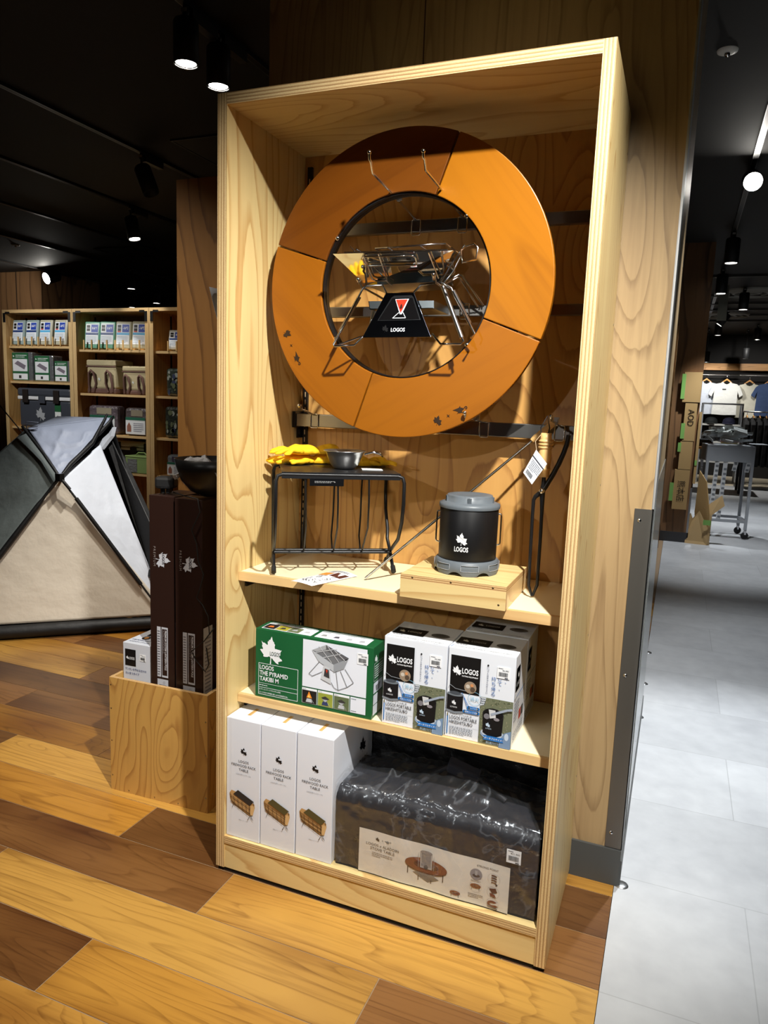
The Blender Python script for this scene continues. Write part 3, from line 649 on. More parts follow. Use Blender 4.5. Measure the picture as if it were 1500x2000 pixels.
# grate bars and folding handles
b = MB()
for k in range(4):
    yy = .02+.05*k; b.tube([TL+Vector((.02, yy, .006)), TR_+Vector((-.02, yy, .006))], .0018, 6)
for xx in (.06, .14, .22): b.tube([TL+Vector((xx, 0, .008)), TL+Vector((xx, .2, .008))], .0018, 6)
b.tube([TL+Vector((.05, .03, .003)), TL+Vector((.04, .01, .018))], .002, 6); b.tube([TL+Vector((.10, .10, .010)), TL+Vector((.10, .02, .012)), TL+Vector((.27, .02, .016)), TL+Vector((.27, .12, .016))], .0022, 6)
fpart(b, 'grate', CHROME)
def rrect(o_, ux, uz, x0, z0, x1, z1, r=.008):
    P = []
    for cx, cz, a0 in ((x1-r, z1-r, 0), (x0+r, z1-r, PI/2), (x0+r, z0+r, PI), (x1-r, z0+r, 3*PI/2)):
        for k in range(4): a = a0 + k*PI/6; P.append(o_ + ux*(cx+r*math.cos(a)) + uz*(cz+r*math.sin(a)))
    return P
fo = TL + nn*.006
fpart(MB().tube(rrect(fo, e1, e2, .075, -.034, .205, -.006), .0020, 6, True), 'front_handle', CHROME)
fpart(MB().tube([fo+e1*.079+e2*-.004, fo+e1*.080+e2*-.075, fo+e1*.088+e2*-.080, fo+e1*.115+e2*-.080, fo+e1*.125+e2*-.095], .0020, 6), 'front_wire', CHROME)
fpart(MB().tube([fo+e1*.118+e2*0, fo+e1*.118+e2*-.078], .0016, 6).tube([fo+e1*.24+e2*0, fo+e1*.247+e2*-.075], .0018, 6), 'front_wire', CHROME)
h0 = (0.5940, 0.0800, 1.6270); 
fpart(MB().tube([Vector(p) for p in ((0.5880, 0.0800, 1.6290), (0.5930, 0.0800, 1.6040), (0.6130, 0.1200, 1.6170), (0.6160, 0.1200, 1.6430), (0.6070, 0.1200, 1.6520), (0.5810, 0.1300, 1.6480))], .0024, 6, True), 'side_handle', CHROME)
fpart(MB().tube([Vector(p) for p in ((0.5910, 0.1000, 1.6460), (0.5600, 0.1000, 1.6010), (0.5370, 0.1000, 1.5650))], .0022, 6).tube([Vector(p) for p in ((0.5830, 0.1000, 1.6220), (0.5670, 0.1000, 1.5890), (0.5470, 0.1000, 1.5650))], .0022, 6), 'side_wire', CHROME)
# ash tray
b = MB(); A = [Vector(p) for p in ((0.3460, 0.1300, 1.5310), (0.5120, 0.1300, 1.5300), (0.5130, 0.1300, 1.5120), (0.3500, 0.1300, 1.5120))]
b.prism(A, (0, 0, 0), (0, .0015, 0)); b.prism([A[3], A[2], A[2]+Vector((.0, .12, .0)), A[3]+Vector((0, .12, 0))], (0, 0, 0), (0, 0, .0015))
b.prism([A[0]+Vector((0, .12, 0)), A[1]+Vector((0, .12, 0)), A[2]+Vector((0, .12, 0)), A[3]+Vector((0, .12, 0))], (0, 0, 0), (0, .0015, 0))
b.prism([A[1], A[1]+Vector((0, .12, 0)), A[2]+Vector((0, .12, 0)), A[2]], (0, 0, 0), (.0015, 0, 0)); b.prism([A[0], A[0]+Vector((0, .12, 0)), A[3]+Vector((0, .12, 0)), A[3]], (0, 0, 0), (.0015, 0, 0))
fpart(b, 'ash_tray', mat((178, 190, 196), .22, 1.0, name='ash_tray_steel'))
fpart(MB().tube([(0.3430, 0.1700, 1.5170), (0.3460, 0.1500, 1.4800)], .004, 8), 'rear_leg', STEEL_R)
# front plate with its badge
F4 = [Vector(p) for p in ((0.3440, 0.1050, 1.4420), (0.5190, 0.1050, 1.4440), (0.4650, 0.1250, 1.5480), (0.3940, 0.1250, 1.5490))]
pn = (F4[1]-F4[0]).cross(F4[3]-F4[0]).normalized(); pn = pn if pn.y < 0 else -pn
fpl = fpart(MB().prism(F4, -pn*.001, pn*.001), 'front_plate', mat((108, 112, 124), .14, 1.0, name='front_plate_steel'), bevel=.0006)
pu = (F4[1]-F4[0]).normalized(); pv = pu.cross(pn) if pu.cross(pn).z > 0 else -pu.cross(pn)
PW = (F4[1]-F4[0]).length; PH = (F4[3]-F4[0]).dot(pv)
sp = Print(F4[0], pu, pv, pn, eps=.0012)
LT = (200, 204, 210)
sp.poly([(PW*.205, PH*.375), (PW*.835, PH*.375), (PW*.70, PH*.885), (PW*.67, PH*.925), (PW*.42, PH*.925), (PW*.38, PH*.885)], LT, 0, rough=.2, metal=1.0)
sp.poly([(PW*.225, PH*.39), (PW*.815, PH*.39), (PW*.688, PH*.865), (PW*.40, PH*.865)], (14, 13, 14), 1, rough=.2)
sp.poly([(PW*.445, PH*.84), (PW*.645, PH*.84), (PW*.56, PH*.50), (PW*.53, PH*.50)], (206, 208, 212), 2, rough=.3)
sp.poly([(PW*.462, PH*.825), (PW*.628, PH*.825), (PW*.545, PH*.535)], (214, 46, 20), 3)
sp.poly([(PW*.53, PH*.68), (PW*.545, PH*.735), (PW*.562, PH*.69), (PW*.565, PH*.64), (PW*.545, PH*.615), (PW*.527, PH*.64)], (60, 20, 12), 4)
sp.line([(PW*.515, PH*.54), (PW*.43, PH*.42), (PW*.62, PH*.42), (PW*.575, PH*.54)], .0016, (206, 208, 212), 2)
sp.leaf(PW*.335, PH*.20, .020, (12, 12, 14), 1); sp.text('LOGOS', PW*.42, PH*.12, .0095, (218, 222, 226), 1, bold=.02, sq=.85)
o = sp.b.build('badge', [mat(c, r, m_, name='badge_enamel') for c, r, m_ in sp.cols], fpl); o.matrix_parent_inverse = Matrix()
# wire legs
fpart(MB().tube([(0.3940, 0.1250, 1.5490), (0.3820, 0.1300, 1.5680), (0.3530, 0.1000, 1.5620), (0.3440, 0.1000, 1.5570), (0.2740, 0.0900, 1.4240), (0.2780, 0.0900, 1.4200), (0.3300, 0.0900, 1.4230), (0.3450, 0.1050, 1.4430)], .0026, 8), 'wire_leg', CHROME)
fpart(MB().tube([(0.3240, 0.1250, 1.5410), (0.2860, 0.1000, 1.4560)], .0048, 8), 'leg_sleeve', STEEL_R)
fpart(MB().tube([(0.4640, 0.1250, 1.5480), (0.4800, 0.1300, 1.5660), (0.5270, 0.1300, 1.5700), (0.6030, 0.0900, 1.4320), (0.5960, 0.0900, 1.4270), (0.5480, 0.0900, 1.4270), (0.5220, 0.1050, 1.4510), (0.5180, 0.1050, 1.4440)], .0026, 8), 'wire_leg', CHROME)
fpart(MB().tube([(0.5360, 0.1250, 1.5600), (0.5970, 0.0930, 1.4410)], .0055, 8), 'leg_sleeve', STEEL_R)
fpart(MB().tube([(0.5410, 0.1000, 1.5650), (0.5640, 0.1000, 1.5530), (0.6210, 0.1150, 1.4520), (0.6150, 0.1050, 1.4420)], .0026, 8), 'wire_leg', CHROME)
fpart(MB().tube([(0.5690, 0.1000, 1.5470), (0.6060, 0.1200, 1.4760)], .0048, 8), 'leg_sleeve', STEEL_R)
fpart(MB().tube([(0.5300, 0.1600, 1.5750), (0.5490, 0.2000, 1.5990), (0.5590, 0.2000, 1.5970), (0.6260, 0.1600, 1.5200)], .0024, 8).tube([(0.5280, 0.1600, 1.5700), (0.5470, 0.2000, 1.5930), (0.5540, 0.2000, 1.5900), (0.6130, 0.1600, 1.5170)], .0020, 8), 'wire_leg', CHROME)
fpart(MB().tube([(0.2780, 0.0900, 1.4200), (0.3420, 0.1050, 1.4450)], .0022, 8), 'cross_wire', CHROME)

# ================================================================== GOODS ON THE MIDDLE SHELF
Z1 += .0006; Z2 += .0006; ZB += .0006
rk = thing('rack_table', 'small black metal folding table with wire firewood rack beneath, on the middle shelf', 'rack table', (.126, .073, Z1), math.radians(31.8))
L_, W_, HT = .319, .125, .281
VF, VB = -.095, .166      # the table top overhangs its feet front and back
MB().box(.014, VF, HT-.001, L_-.010, VB, HT+.001).box(.014, VF-.0008, HT-.015, L_-.010, VF+.0004, HT).box(.014, VB-.0004, HT-.015, L_-.010, VB+.0008, HT).build('table_top', BLACK_M, rk)
for sgn in (0, 1):
    def yy(v): return v if sgn == 0 else W_-v
    def yt(v): return VF + v if sgn == 0 else VB - v
    P = []
    for x0, s_ in ((0.0, 1), (L_, -1)):
        P.append([(x0, yy(W_), .006), (x0, yy(W_*.90), .016), (x0, yy(W_*.5), .052), (x0, yy(.012), .078), (x0, yt(.052), .105), (x0, yt(.012), .155), (x0, yt(-.002), .205), (x0, yt(-.001), HT-.022), (x0+s_*.004, yt(.001), HT-.009), (x0+s_*.016, yt(.003), HT-.0055)])
    MB().tube(P[0] + P[1][::-1], .0048, 8).build('hoop_leg', BLACK_M, rk)
    for x0 in (0, L_):
        MB().tube([(x0, yy(W_)+(.002 if sgn == 0 else -.002), .0085), (x0, yy(W_*.88), .020)], .0066, 10).build('rubber_foot', BLACK_P, rk)
for y in (W_*.38, W_*.62): MB().tube([(0, y, .052), (L_, y, .052)], .0042, 8).build('cross_bar', BLACK_M, rk)
for x in (.080, .16, .238):
    MB().tube([(x-.008, VF+.004, HT-.012), (x-.006, VF+.006, .21), (x-.003, VF+.03, .14), (x, W_*.1, .085), (x, W_*.40, .052), (x, W_*.60, .050), (x, W_*.9, .085), (x+.006, VB-.03, .14), (x+.010, VB-.006, .21), (x+.012, VB-.004, HT-.012)], .0024, 6).build('wire_loop', BLACK_M, rk)
lb = MB().box(.082, VF-.0030, HT-.032, .166, VF-.0010, HT-.014).build('name_plate', BLACK_S, rk)
Print((.082, VF-.0030, HT-.032), (1, 0, 0), (0, 0, 1), eps=.0003).greek(.012, .007, .05, .006, 2, (150, 150, 150)).rect(.060, .009, .003, .001, (190, 190, 190)).build('plate_print', lb)
ZT = Z1 + HT + .0015
# leaflet lying on the shelf
lf = thing('leaflet', 'printed white product leaflet lying under the black rack table', 'leaflet', (.204, .026, Z1+.0008), 0)
b = MB()
def lfn(u, v):
    x = .0 + .062*u + .036*v + .02*u*v; y = .0 - .006*u + .165*v - .012*u*v
    return (x, y, .0006 + .006*math.sin(u*PI)*(.3+.7*v) + .004*(1-u)*(1-v))
b.grid(lfn, 8, 8); b.build('sheet', mat((235, 236, 238), .4, name='leaflet_paper'), lf)
p = Print((0, 0, 0), (1, 0, 0), (0, 1, 0), curve=lambda x, y, l: Vector(lfn(x, y)) + Vector((0, 0, l+.0003)))
r_ = random.Random(4)
for i in range(34):
    x, y = r_.uniform(.1, .82), r_.uniform(.12, .55); p.line([(x, y), (x+r_.uniform(.03, .12), y+r_.uniform(-.08, .1))], .014, (70, 72, 76), 0)
p.rect(.06, .60, .36, .2, (226, 150, 60), 0); p.rect(.5, .62, .44, .22, (90, 50, 40), 0); p.greek(.1, .84, .7, .12, 3, (110, 110, 115), 0)
p.build('leaflet_print', lf)
# steel strainer bowl, card, gloves
bx = (.271, .180)
bo = thing('strainer_bowl', 'small stainless steel strainer bowl with a wire handle on the black rack table', 'bowl', (bx[0], bx[1], ZT))
prof = [(.0001, .002), (.026, .002), (.031, .004), (.038, .012), (.047, .030), (.052, .042), (.0595, .0455), (.061, .0445), (.060, .0435), (.0535, .0405), (.0485, .029), (.0395, .0105), (.032, .0025), (.027, .0002), (.0001, .0002)]
prof = [(r*.92, z*1.05) for r, z in prof]
MB().lathe(prof[::-1], 48).build('bowl_body', mat((215, 215, 215), .30, 1.0, name='spun_steel'), bo)
h = MB()
for k in range(4):
    r, z = ((.0345, .0080), (.0378, .0118), (.0402, .0165), (.0430, .0222))[k]; r = r*.92 + .0004; z *= 1.05
    for j in range(46):
        a = 2*PI*(j+.5*(k % 2))/46
        n = Vector((math.cos(a)*.8, math.sin(a)*.8, -.6)); c = Vector((r*math.cos(a), r*math.sin(a), z)) + n*.0003
        t1 = Vector((-math.sin(a), math.cos(a), 0)); t2 = n.cross(t1)
        h.add([c + t1*.0010*math.cos(q*PI/3) + t2*.0010*math.sin(q*PI/3) for q in range(6)], [(0, 1, 2, 3, 4, 5)])
tag(h.build('strainer_holes', mat((30, 28, 24), .6, name='hole_dark'), bo), kind='stuff')
ang = .25
MB().tube([Vector((r*math.cos(ang)-t*math.sin(ang), r*math.sin(ang)+t*math.cos(ang), z)) for r, t, z in ((.055, .016, .041), (.075, .017, .047), (.094, .012, .044), (.100, .0, .036), (.094, -.012, .044), (.075, -.017, .047), (.055, -.016, .041))], .0022, 8).build('wire_handle', CHROME, bo)
cd = MB().obox((.338, .206, ZT+.001), (.024, .012, 0), (-.010, .018, 0), (0, 0, .0008)).build('paper_card', mat((236, 240, 238), .5, name='card_white'))
tag(cd, 'small white card lying beside the steel bowl on the rack table', 'card')
YEL = mat((246, 190, 24), .75, bump=(240, .4, .0008), name='yellow_leather')
def glove(loc, rz, label, lift, curl, mir=1, sc=1.0):
    b = MB()
    def cap(p0, p1, r0, r1, flat=.62):
        p0, p1 = Vector(p0), Vector(p1); d = (p1-p0)
        pts = [p0 - d.normalized()*r0*.8] + [p0 + d*t for t in (0, .25, .5, .75, 1)] + [p1 + d.normalized()*r1*.6, p1 + d.normalized()*r1*.9]
        R = [r0*.55] + [r0+(r1-r0)*t for t in (0, .25, .5, .75, 1)] + [r1*.72, r1*.3]
        o = MB().tube(pts, R, 12)
        b.add([(x, y, (z)) for x, y, z in o.v], o.f, smooth=True)
    cap((.0, 0, .013), (.055, .0, .014), .026, .028); cap((.0, .018*mir, .012), (.05, .018*mir, .013), .016, .018); cap((.0, -.018*mir, .012), (.05, -.018*mir, .013), .016, .018)
    cap((-.03, 0, .013), (-.06, 0, .014), .027, .033)
    for i, (y, l, a) in enumerate(((.036, .048, .5), (.013, .062, .15), (-.012, .058, -.2), (-.035, .044, -.6))):
        y *= mir; a *= mir
        x1 = .06 + l*.55; cap((.05, y, .014), (x1, y+.02*math.sin(a), .016+curl*.3), .0105, .0102); cap((x1, y+.02*math.sin(a), .016+curl*.3), (.06+l, y+.045*math.sin(a), .013-curl), .0102, .0090)
    cap((.01, .025*mir, .013), (.035, .05*mir, .012), .013, .012); cap((.035, .05*mir, .012), (.062, .058*mir, .009), .0115, .010)
    for i in range(len(b.v)):
        x, y, z = b.v[i]; z = .0005 + max(0, (z - .0)) * .62 + .0
        nz = noise.noise(Vector((x*70, y*70, 3)))*.0035 + abs(noise.noise(Vector((x*30+5, y*60, 1))))*.004
        b.v[i] = (x, y, max(z + nz, .0004) + (lift))
    b.v = [(x*sc, y*sc, z) for x, y, z in b.v]
    o = b.build('work_glove', YEL, None, loc, (0, 0, rz))
    m = o.modifiers.new('remesh', 'REMESH'); m.mode = 'VOXEL'; m.voxel_size = .0022; m.use_smooth_shade = True
    s_ = o.modifiers.new('soft', 'SMOOTH'); s_.factor = .5; s_.iterations = 3
    tag(o, label, 'glove', 'yellow leather work gloves'); return o
glove((.130, .242, ZT), -2.36, 'yellow leather work glove lying lowest on the left of the rack table', 0, .004, 1, .9)
glove((.146, .236, ZT+.0265), -2.28, 'yellow leather work glove lying on top of the other glove', 0, .010, -1, .9)
glove((.300, .296, ZT), .75, 'yellow leather glove peeking out behind the steel bowl', 0, .002, 1, .55)
# wooden riser
rs = thing('wooden_riser', 'low pale plywood riser box under the black fire extinguisher pot', 'riser', (.49, .045, Z1))
RW, RD, RH = .256, .235, .056
panel('top_board', 0, 0, RH-.012, RW, RD, RH, 'Z', PLY_H, rs, EDGE3)
panel('front_board', 0, 0, 0, RW, .012, RH-.012, 'Y', PLY_H, rs, EDGE3)
panel('side_board', RW-.012, .012, 0, RW, RD, RH-.012, 'X', PLY_Y, rs, EDGE3); panel('side_board', 0, .012, 0, .012, RD, RH-.012, 'X', PLY_Y, rs, EDGE3)
for x, z in ((.03, RH-.006), (.125, RH-.006), (.225, RH-.006), (.24, .012)):
    MB().lathe([(.0001, .0004), (.0022, .0004), (.0026, 0)], 10).build('screw', mat((120, 100, 70), .4, .8, name='brass_screw'), rs, (x, 0, z), (PI/2, 0, 0))
# extinguisher pot
PC = (.618, .165, Z1+RH)
pt = thing('ember_pot', 'black cylindrical charcoal extinguisher pot with grey lid and base on the wooden riser', 'pot', PC)
def scal(a, z): return 1.0
b = MB(); n = 96; rows = [(.078, 0), (.0795, .004), (.0795, .018), (.0775, .030), (.074, .0335), (.070, .034)]
vs = []
for r, z in rows:
    for k in range(n):
        a = 2*PI*k/n; zz = z
        if z < .01: zz = z + max(0, math.sin(a*7+.6))**.6*.0095 if math.sin(a*7+.6) > 0 else z
        vs.append((r*math.cos(a), r*math.sin(a), zz))
b.add(vs, [(i*n+k, i*n+(k+1) % n, (i+1)*n+(k+1) % n, (i+1)*n+k) for i in range(len(rows)-1) for k in range(n)], smooth=True)
bs = b.build('base_ring', GREY_P, pt)
for k in range(7):
    a0 = (3*PI/2 + 2*PI*k - .6)/7; q = MB()
    rrp = [(.0800, a0-.27, .012), (.0800, a0+.27, .012), (.0792, a0+.27, .026), (.0792, a0-.27, .026)]
    P = []
    for s in range(9): P.append((.0801, a0-.27+.54*s/8, .0125))
    for s in range(9): P.append((.0795, a0+.27-.54*s/8, .027))
    q.tube([(r*math.cos(a), r*math.sin(a), z) for r, a, z in P], .0007, 4, True); q.build('base_relief', mat((150, 154, 160), .4, name='grey_light'), bs)
BODYM = mat((17, 17, 19), .42, name='pot_black')
MB().lathe([(.0001, .006), (.066, .006), (.0685, .03), (.0705, .034), (.0710, .16), (.0690, .163)], 64).build('pot_body', BODYM, pt)
lid = MB().lathe([(.0735, .158), (.0740, .162), (.0735, .168), (.062, .172), (.058, .173), (.0565, .186), (.054, .1885), (.040, .189), (.020, .1865), (.0001, .186)], 64,
           rfun=lambda a, z: 1 - (.035*max(0, math.sin(a*5))**2 if .172 < z < .187 else 0)).build('lid', GREY_P, pt)
for k in range(5):
    a = -PI/2 + .25 + 2*PI*k/5; q = MB()
    for s in (-2, -1, 0, 1, 2):
        aa = a + s*.035; q.obox((.0585*math.cos(aa), .0585*math.sin(aa), .1795), (.0015*math.cos(aa), .0015*math.sin(aa), 0), (-.0006*math.sin(aa), .0006*math.cos(aa), 0), (0, 0, .0065))
    q.build('lid_grip', GREY_P, lid)
cx = math.radians(-79)
for s in (0, 1):
    a = cx - PI/2 + .12 if s == 0 else cx + PI/2 - .02
    c, sn = math.cos(a), math.sin(a)
    MB().tube([((.070+d)*c - t*sn, (.070+d)*sn + t*c, z) for d, t, z in ((0, .0, .145), (.007, 0, .145), (.008, 0, .140), (.0085, 0, .075), (.007, 0, .070), (0, 0, .068))], .002, 8).build('side_handle', CHROME, pt)
def potcurve(x, y, l):
    a = cx + x/.071; r = .0708 + l; return Vector((r*math.cos(a), r*math.sin(a), y))
p = Print((0, 0, 0), (1, 0, 0), (0, 1, 0), curve=potcurve, eps=.0004)
WH = (222, 224, 226)
p.leaf(-.010, .090, .034, WH); p.text('LOGOS', -.010, .058, .0125, WH, align='c', w=.034, bold=.035)
p.build('logo_print', pt, 'white maple leaf emblem and lettering')
# poker / blow pipe
bp = thing('blow_pipe', 'long thin steel blow pipe with wooden handle leaning diagonally behind the pot', 'poker', (.353, .149, Z1))
O = Vector((.353, .149, Z1)); E = Vector((.735, .300, 1.208)); d = (E-O).normalized()
A = O - O
MB().tube([A + d*.002 + Vector((0, 0, .003)), E-O], .0034, 10).build('pipe', mat((190, 188, 182), .22, 1.0, name='satin_steel'), bp)
MB().tube([E-O - d*.002, E-O + d*.008, E-O + d*.06, E-O + d*.068], [.0065, .0085, .0085, .0065], 12).build('wooden_handle', mat((222, 178, 112), .4, name='turned_beech'), bp)
# fire tongs on the right hook
tg = thing('fire_tongs', 'black iron fire tongs with turned wooden handle hanging at the right', 'tongs', (.79, .2, .9))
TI = Matrix.Translation((-.79, -.2, -.9))
def tp(b, name, m, **k):
    o = b.build(name, m, tg, **k); o.matrix_parent_inverse = TI; return o
tp(MB().tube([(0.7860, 0.2000, 1.1300), (0.7860, 0.2000, 1.1110), (0.7850, 0.2000, 1.0930), (0.7870, 0.2000, 1.0430), (0.7880, 0.2000, 0.9680), (0.7880, 0.2000, 0.8630), (0.7790, 0.2000, 0.8360)], [.0050, .0055, .007, .0045, .0042, .004, .003], 8), 'tong_arm', BLACK_M)
tp(MB().tube([(0.8370, 0.2000, 1.2300), (0.8340, 0.2000, 1.2080), (0.8280, 0.2000, 1.1870), (0.8190, 0.2000, 1.1620), (0.8070, 0.2000, 1.1350), (0.7920, 0.2000, 1.1060), (0.7820, 0.1960, 1.0900), (0.7700, 0.1960, 1.0800), (0.7660, 0.1960, 1.0710), (0.7660, 0.1960, 1.0290), (0.7680, 0.1960, 0.8610), (0.7770, 0.1980, 0.8350)], [.0055, .0056, .0058, .006, .006, .0065, .007, .0052, .0045, .0042, .004, .003], 8), 'tong_arm', BLACK_M)
tp(MB().lathe([(.0001, .010), (.005, .009), (.007, .004), (.007, -.006)], 16), 'pivot_rivet', CHROME, loc=(0.7850, 0.1930, 1.0950), rot=(PI/2, 0, 0))
h0, h1 = Vector((0.7850, 0.2000, 1.2320)), Vector((0.7850, 0.2000, 1.1270)); hd = h1-h0; HL = hd.length
prof = [(.0001, 0), (.0125, 0), (.0135, .13), (.0138, .155), (.0170, .175), (.0170, .195), (.0138, .215), (.0138, .225), (.0172, .24), (.0172, .27), (.0138, .285), (.0138, .295), (.0172, .31), (.0172, .335), (.0140, .355), (.0145, .37), (.0152, .42), (.0160, .60), (.0142, .78), (.0162, .79), (.0162, .83), (.0138, .845), (.0140, .99), (.0001, 1.0)]
tp(MB().lathe([(r, -t*HL) for r, t in prof][::-1], 20), 'turned_handle', mat((224, 182, 118), .38, name='turned_beech'), loc=h0, rot=Vector((0, 0, 1)).rotation_difference(-hd).to_euler())
tp(MB().tube([h0 + Vector((.004, 0, -.004)), h0 + Vector((.006, .004, .012)), Vector((.786, .192, 1.272)), h0 + Vector((-.014, .0, .012)), h0 + Vector((-.012, 0, -.006))], .0016, 6), 'leather_cord', BLACK_P)
tagp = MB(); q = [Vector(p) for p in ((0.7690, 0.1700, 1.1930), (0.7970, 0.1650, 1.1620), (0.7680, 0.1500, 1.1130), (0.7450, 0.1550, 1.1390))]
tagp.prism(q, (0, 0, 0), (0, .0008, 0))
tt = tp(tagp, 'hang_tag', mat((214, 218, 226), .4, name='tag_paper'))
u_ = (q[1]-q[0]); v_ = (q[0]-q[3])
p = Print(q[3], u_, v_, u_.cross(v_) if u_.cross(v_).y < 0 else -u_.cross(v_), eps=.0006)
uw, vh = u_.length, v_.length
p.rect(0, vh*.72, uw, vh*.05, (24, 28, 40)); p.greek(uw*.1, vh*.3, uw*.8, vh*.38, 6, (90, 95, 105)); p.bars(uw*.12, vh*.08, uw*.5, vh*.16); p.rect(uw*.06, vh*.8, uw*.88, vh*.16, (170, 176, 186))
p.build('tag_print', tt)
tp(MB().tube([h0 + Vector((-.012, -.002, -.004)), (0.7640, 0.1800, 1.2120), (0.7700, 0.1700, 1.1910)], .0009, 5), 'tag_string', mat((170, 150, 120), .7, name='string'))

# ================================================================== CARTONS
def carton(name, label, cat, x0, y0, z0, w, d, h, m, group=None, rz=0):
    t = thing(name, label, cat, (x0, y0, z0), rz, group)
    MB().box(0, 0, 0, w, d, h).build('carton_body', m, t, bevel=.0012)
    return t
def front(t, w, h): return Print((0, 0, 0), (1, 0, 0), (0, 0, 1), (0, -1, 0))
def topf(h): return Print((0, 0, h), (1, 0, 0), (0, 1, 0), (0, 0, 1))
def right(w): return Print((w, 0, 0), (0, 1, 0), (0, 0, 1), (1, 0, 0))
# green carton
GR = (28, 92, 52)
w, d, h = .341, .078, .190
t = carton('green_carton', 'dark green carton with a white maple leaf and fire pit picture on the lower shelf', 'box', .077, .068, Z2, w, d, h, mat(GR, .35, name='green_carton'))
p = front(t, w, h); WHT = (238, 240, 244)
p.leaf(.048, .138, .082, WHT); p.text('LOGOS', .045, .121, .0115, (20, 60, 40), 2, w=.030, bold=.01)
p.frame(.010, .008, .120, .088, .0012, WHT); p.rect(.010, .028, .120, .001, WHT); p.rect(.010, .040, .120, .0008, WHT)
p.text('LOGOS', .014, .079, .0125, WHT, bold=.02, sq=.78); p.text('THE PYRAMID', .014, .063, .0125, WHT, w=.086, bold=.02); p.text('TAKIBI M', .014, .047, .0125, WHT, w=.058, bold=.02)
p.text('オプションパーツでカスタム自在!', .013, .021, .0045, WHT, w=.066, bold=.01); p.text('ゴトク付きで料理も楽しめる収納焚火台。', .013, .012, .0045, WHT, w=.088, bold=.01); p.greek(.013, .033, .055, .004, 1, WHT)
p.build('title_print', t); p = front(t, w, h)
p.rect(.143, .055, .182, .128, (228, 232, 242))
def firepit_pic(p, x, y, s, l=2):
    G1, G2, G3 = (150, 154, 160), (116, 118, 122), (186, 190, 196)
    P = lambda pts: [(x+a*s, y+b*s) for a, b in pts]
    p.poly(P([(.04, .78), (.36, .94), (.88, .74), (.54, .55)]), G2, l); p.poly(P([(.04, .78), (.54, .55), (.55, .40), (.20, .56)]), G3, l+1); p.poly(P([(.54, .55), (.88, .74), (.78, .50), (.55, .38)]), G1, l+1)
    p.poly(P([(.36, .94), (.88, .74), (.80, .66), (.38, .82)]), (92, 92, 96), l+1); p.poly(P([(.04, .78), (.36, .94), (.36, .84), (.14, .76)]), (170, 172, 176), l+1)
    for a, b, c_, d_ in ((.12, .74, .62, .9), (.3, .66, .74, .82), (.2, .9, .5, .58), (.4, .92, .66, .62), (.55, .86, .82, .66)): p.line(P([(a, b), (c_, d_)]), s*.012, (210, 212, 216), l+2)
    for pts in ([(.22, .56), (-.02, .26), (.06, .22), (.3, .36)], [(.5, .16), (.56, .06), (.66, .02), (.60, .42)], [(.70, .44), (.86, .12), (.66, .02)], [(.8, .5), (1.0, .24), (.86, .12)]): p.line(P(pts), s*.012, G2, l+1)
    p.poly(P([(.26, .20), (.50, .12), (.46, .46), (.32, .50)]), (200, 202, 206), l+2); p.poly(P([(.33, .27), (.46, .24), (.44, .42), (.35, .44)]), (60, 58, 60), l+3); p.poly(P([(.37, .42), (.42, .41), (.40, .34)]), (206, 60, 40), l+4)
firepit_pic(p, .165, .060, .125)
price_tag(p, .298, .142, .030, .030, '¥8,580')
for i, (c, hh) in enumerate((((30, 26, 24), 1), ((150, 158, 60), 2), ((96, 108, 74), 3))):
    x = .143 + i*.0465; p.rect(x, .010, .044, .042, WHT, 1); p.rect(x+.001, .011, .042, .035, c, 2); p.text('焚火台', x+.003, .0475, .0028, (60, 64, 70), 2)
    if i == 0: p.poly([(x+.014, .026), (x+.018, .036), (x+.021, .044), (x+.025, .036), (x+.030, .026)], (236, 140, 40), 3); p.poly([(x+.018, .027), (x+.021, .036), (x+.025, .027)], (250, 214, 110), 4)
    else: p.poly([(x+.010, .034), (x+.022, .039), (x+.034, .033), (x+.022, .026)], (60, 58, 56), 3); p.poly([(x+.014, .030), (x+.030, .030), (x+.022, .023)], (176, 178, 182), 4)
    p.poly([(x+.015, .024), (x+.028, .024), (x+.031, .014), (x+.012, .014)], (190, 192, 196) if i != 1 else (50, 60, 100), 3); p.line([(x+.028, .024), (x+.036, .013)], .001, (170, 172, 176), 3)
p.rect(.2825, .010, .0425, .042, (228, 232, 242), 1); p.greek(.285, .045, .03, .004, 1, l=2); p.greek(.285, .013, .032, .004, 1, l=2)
p.build('front_print', t)
p = topf(h)
for x0 in (.012, .170):
    p.rect(x0, .008, .148, .050, (232, 236, 244)); p.rect(x0+.002, .062, .140, .0015, WHT); p.text('SPECIAL FEATURES', x0+.05, .066, .004, WHT, align='l', bold=.01)
    for k in range(4):
        xx = x0+.003+k*.036; c = ((40, 34, 34), (176, 166, 60), (110, 118, 84), (222, 226, 234), (226, 230, 238), (222, 226, 234), (224, 228, 236), (222, 226, 234))[k+(4 if x0 > .1 else 0)]
        p.rect(xx, .011, .034, .036, c, 1); p.greek(xx+.002, .05, .028, .005, 1, l=1, seed=k); p.poly([(xx+.010, .020), (xx+.026, .022), (xx+.022, .034), (xx+.012, .032)], ((226, 120, 50), (60, 60, 56), (170, 174, 178), (190, 190, 196), (150, 150, 150), (80, 78, 90), (180, 182, 190), (176, 178, 186))[k+(4 if x0 > .1 else 0)], 2)
p.build('top_print', t)
p = right(w); p.leaf(.018, .158, .022, WHT); p.frame(.008, .098, .058, .048, .0008, WHT); p.greek(.012, .105, .05, .036, 6, WHT); p.rect(.008, .066, .058, .028, (216, 220, 232)); p.poly([(.02, .085), (.05, .088), (.044, .07), (.026, .07)], (120, 122, 128), 2)
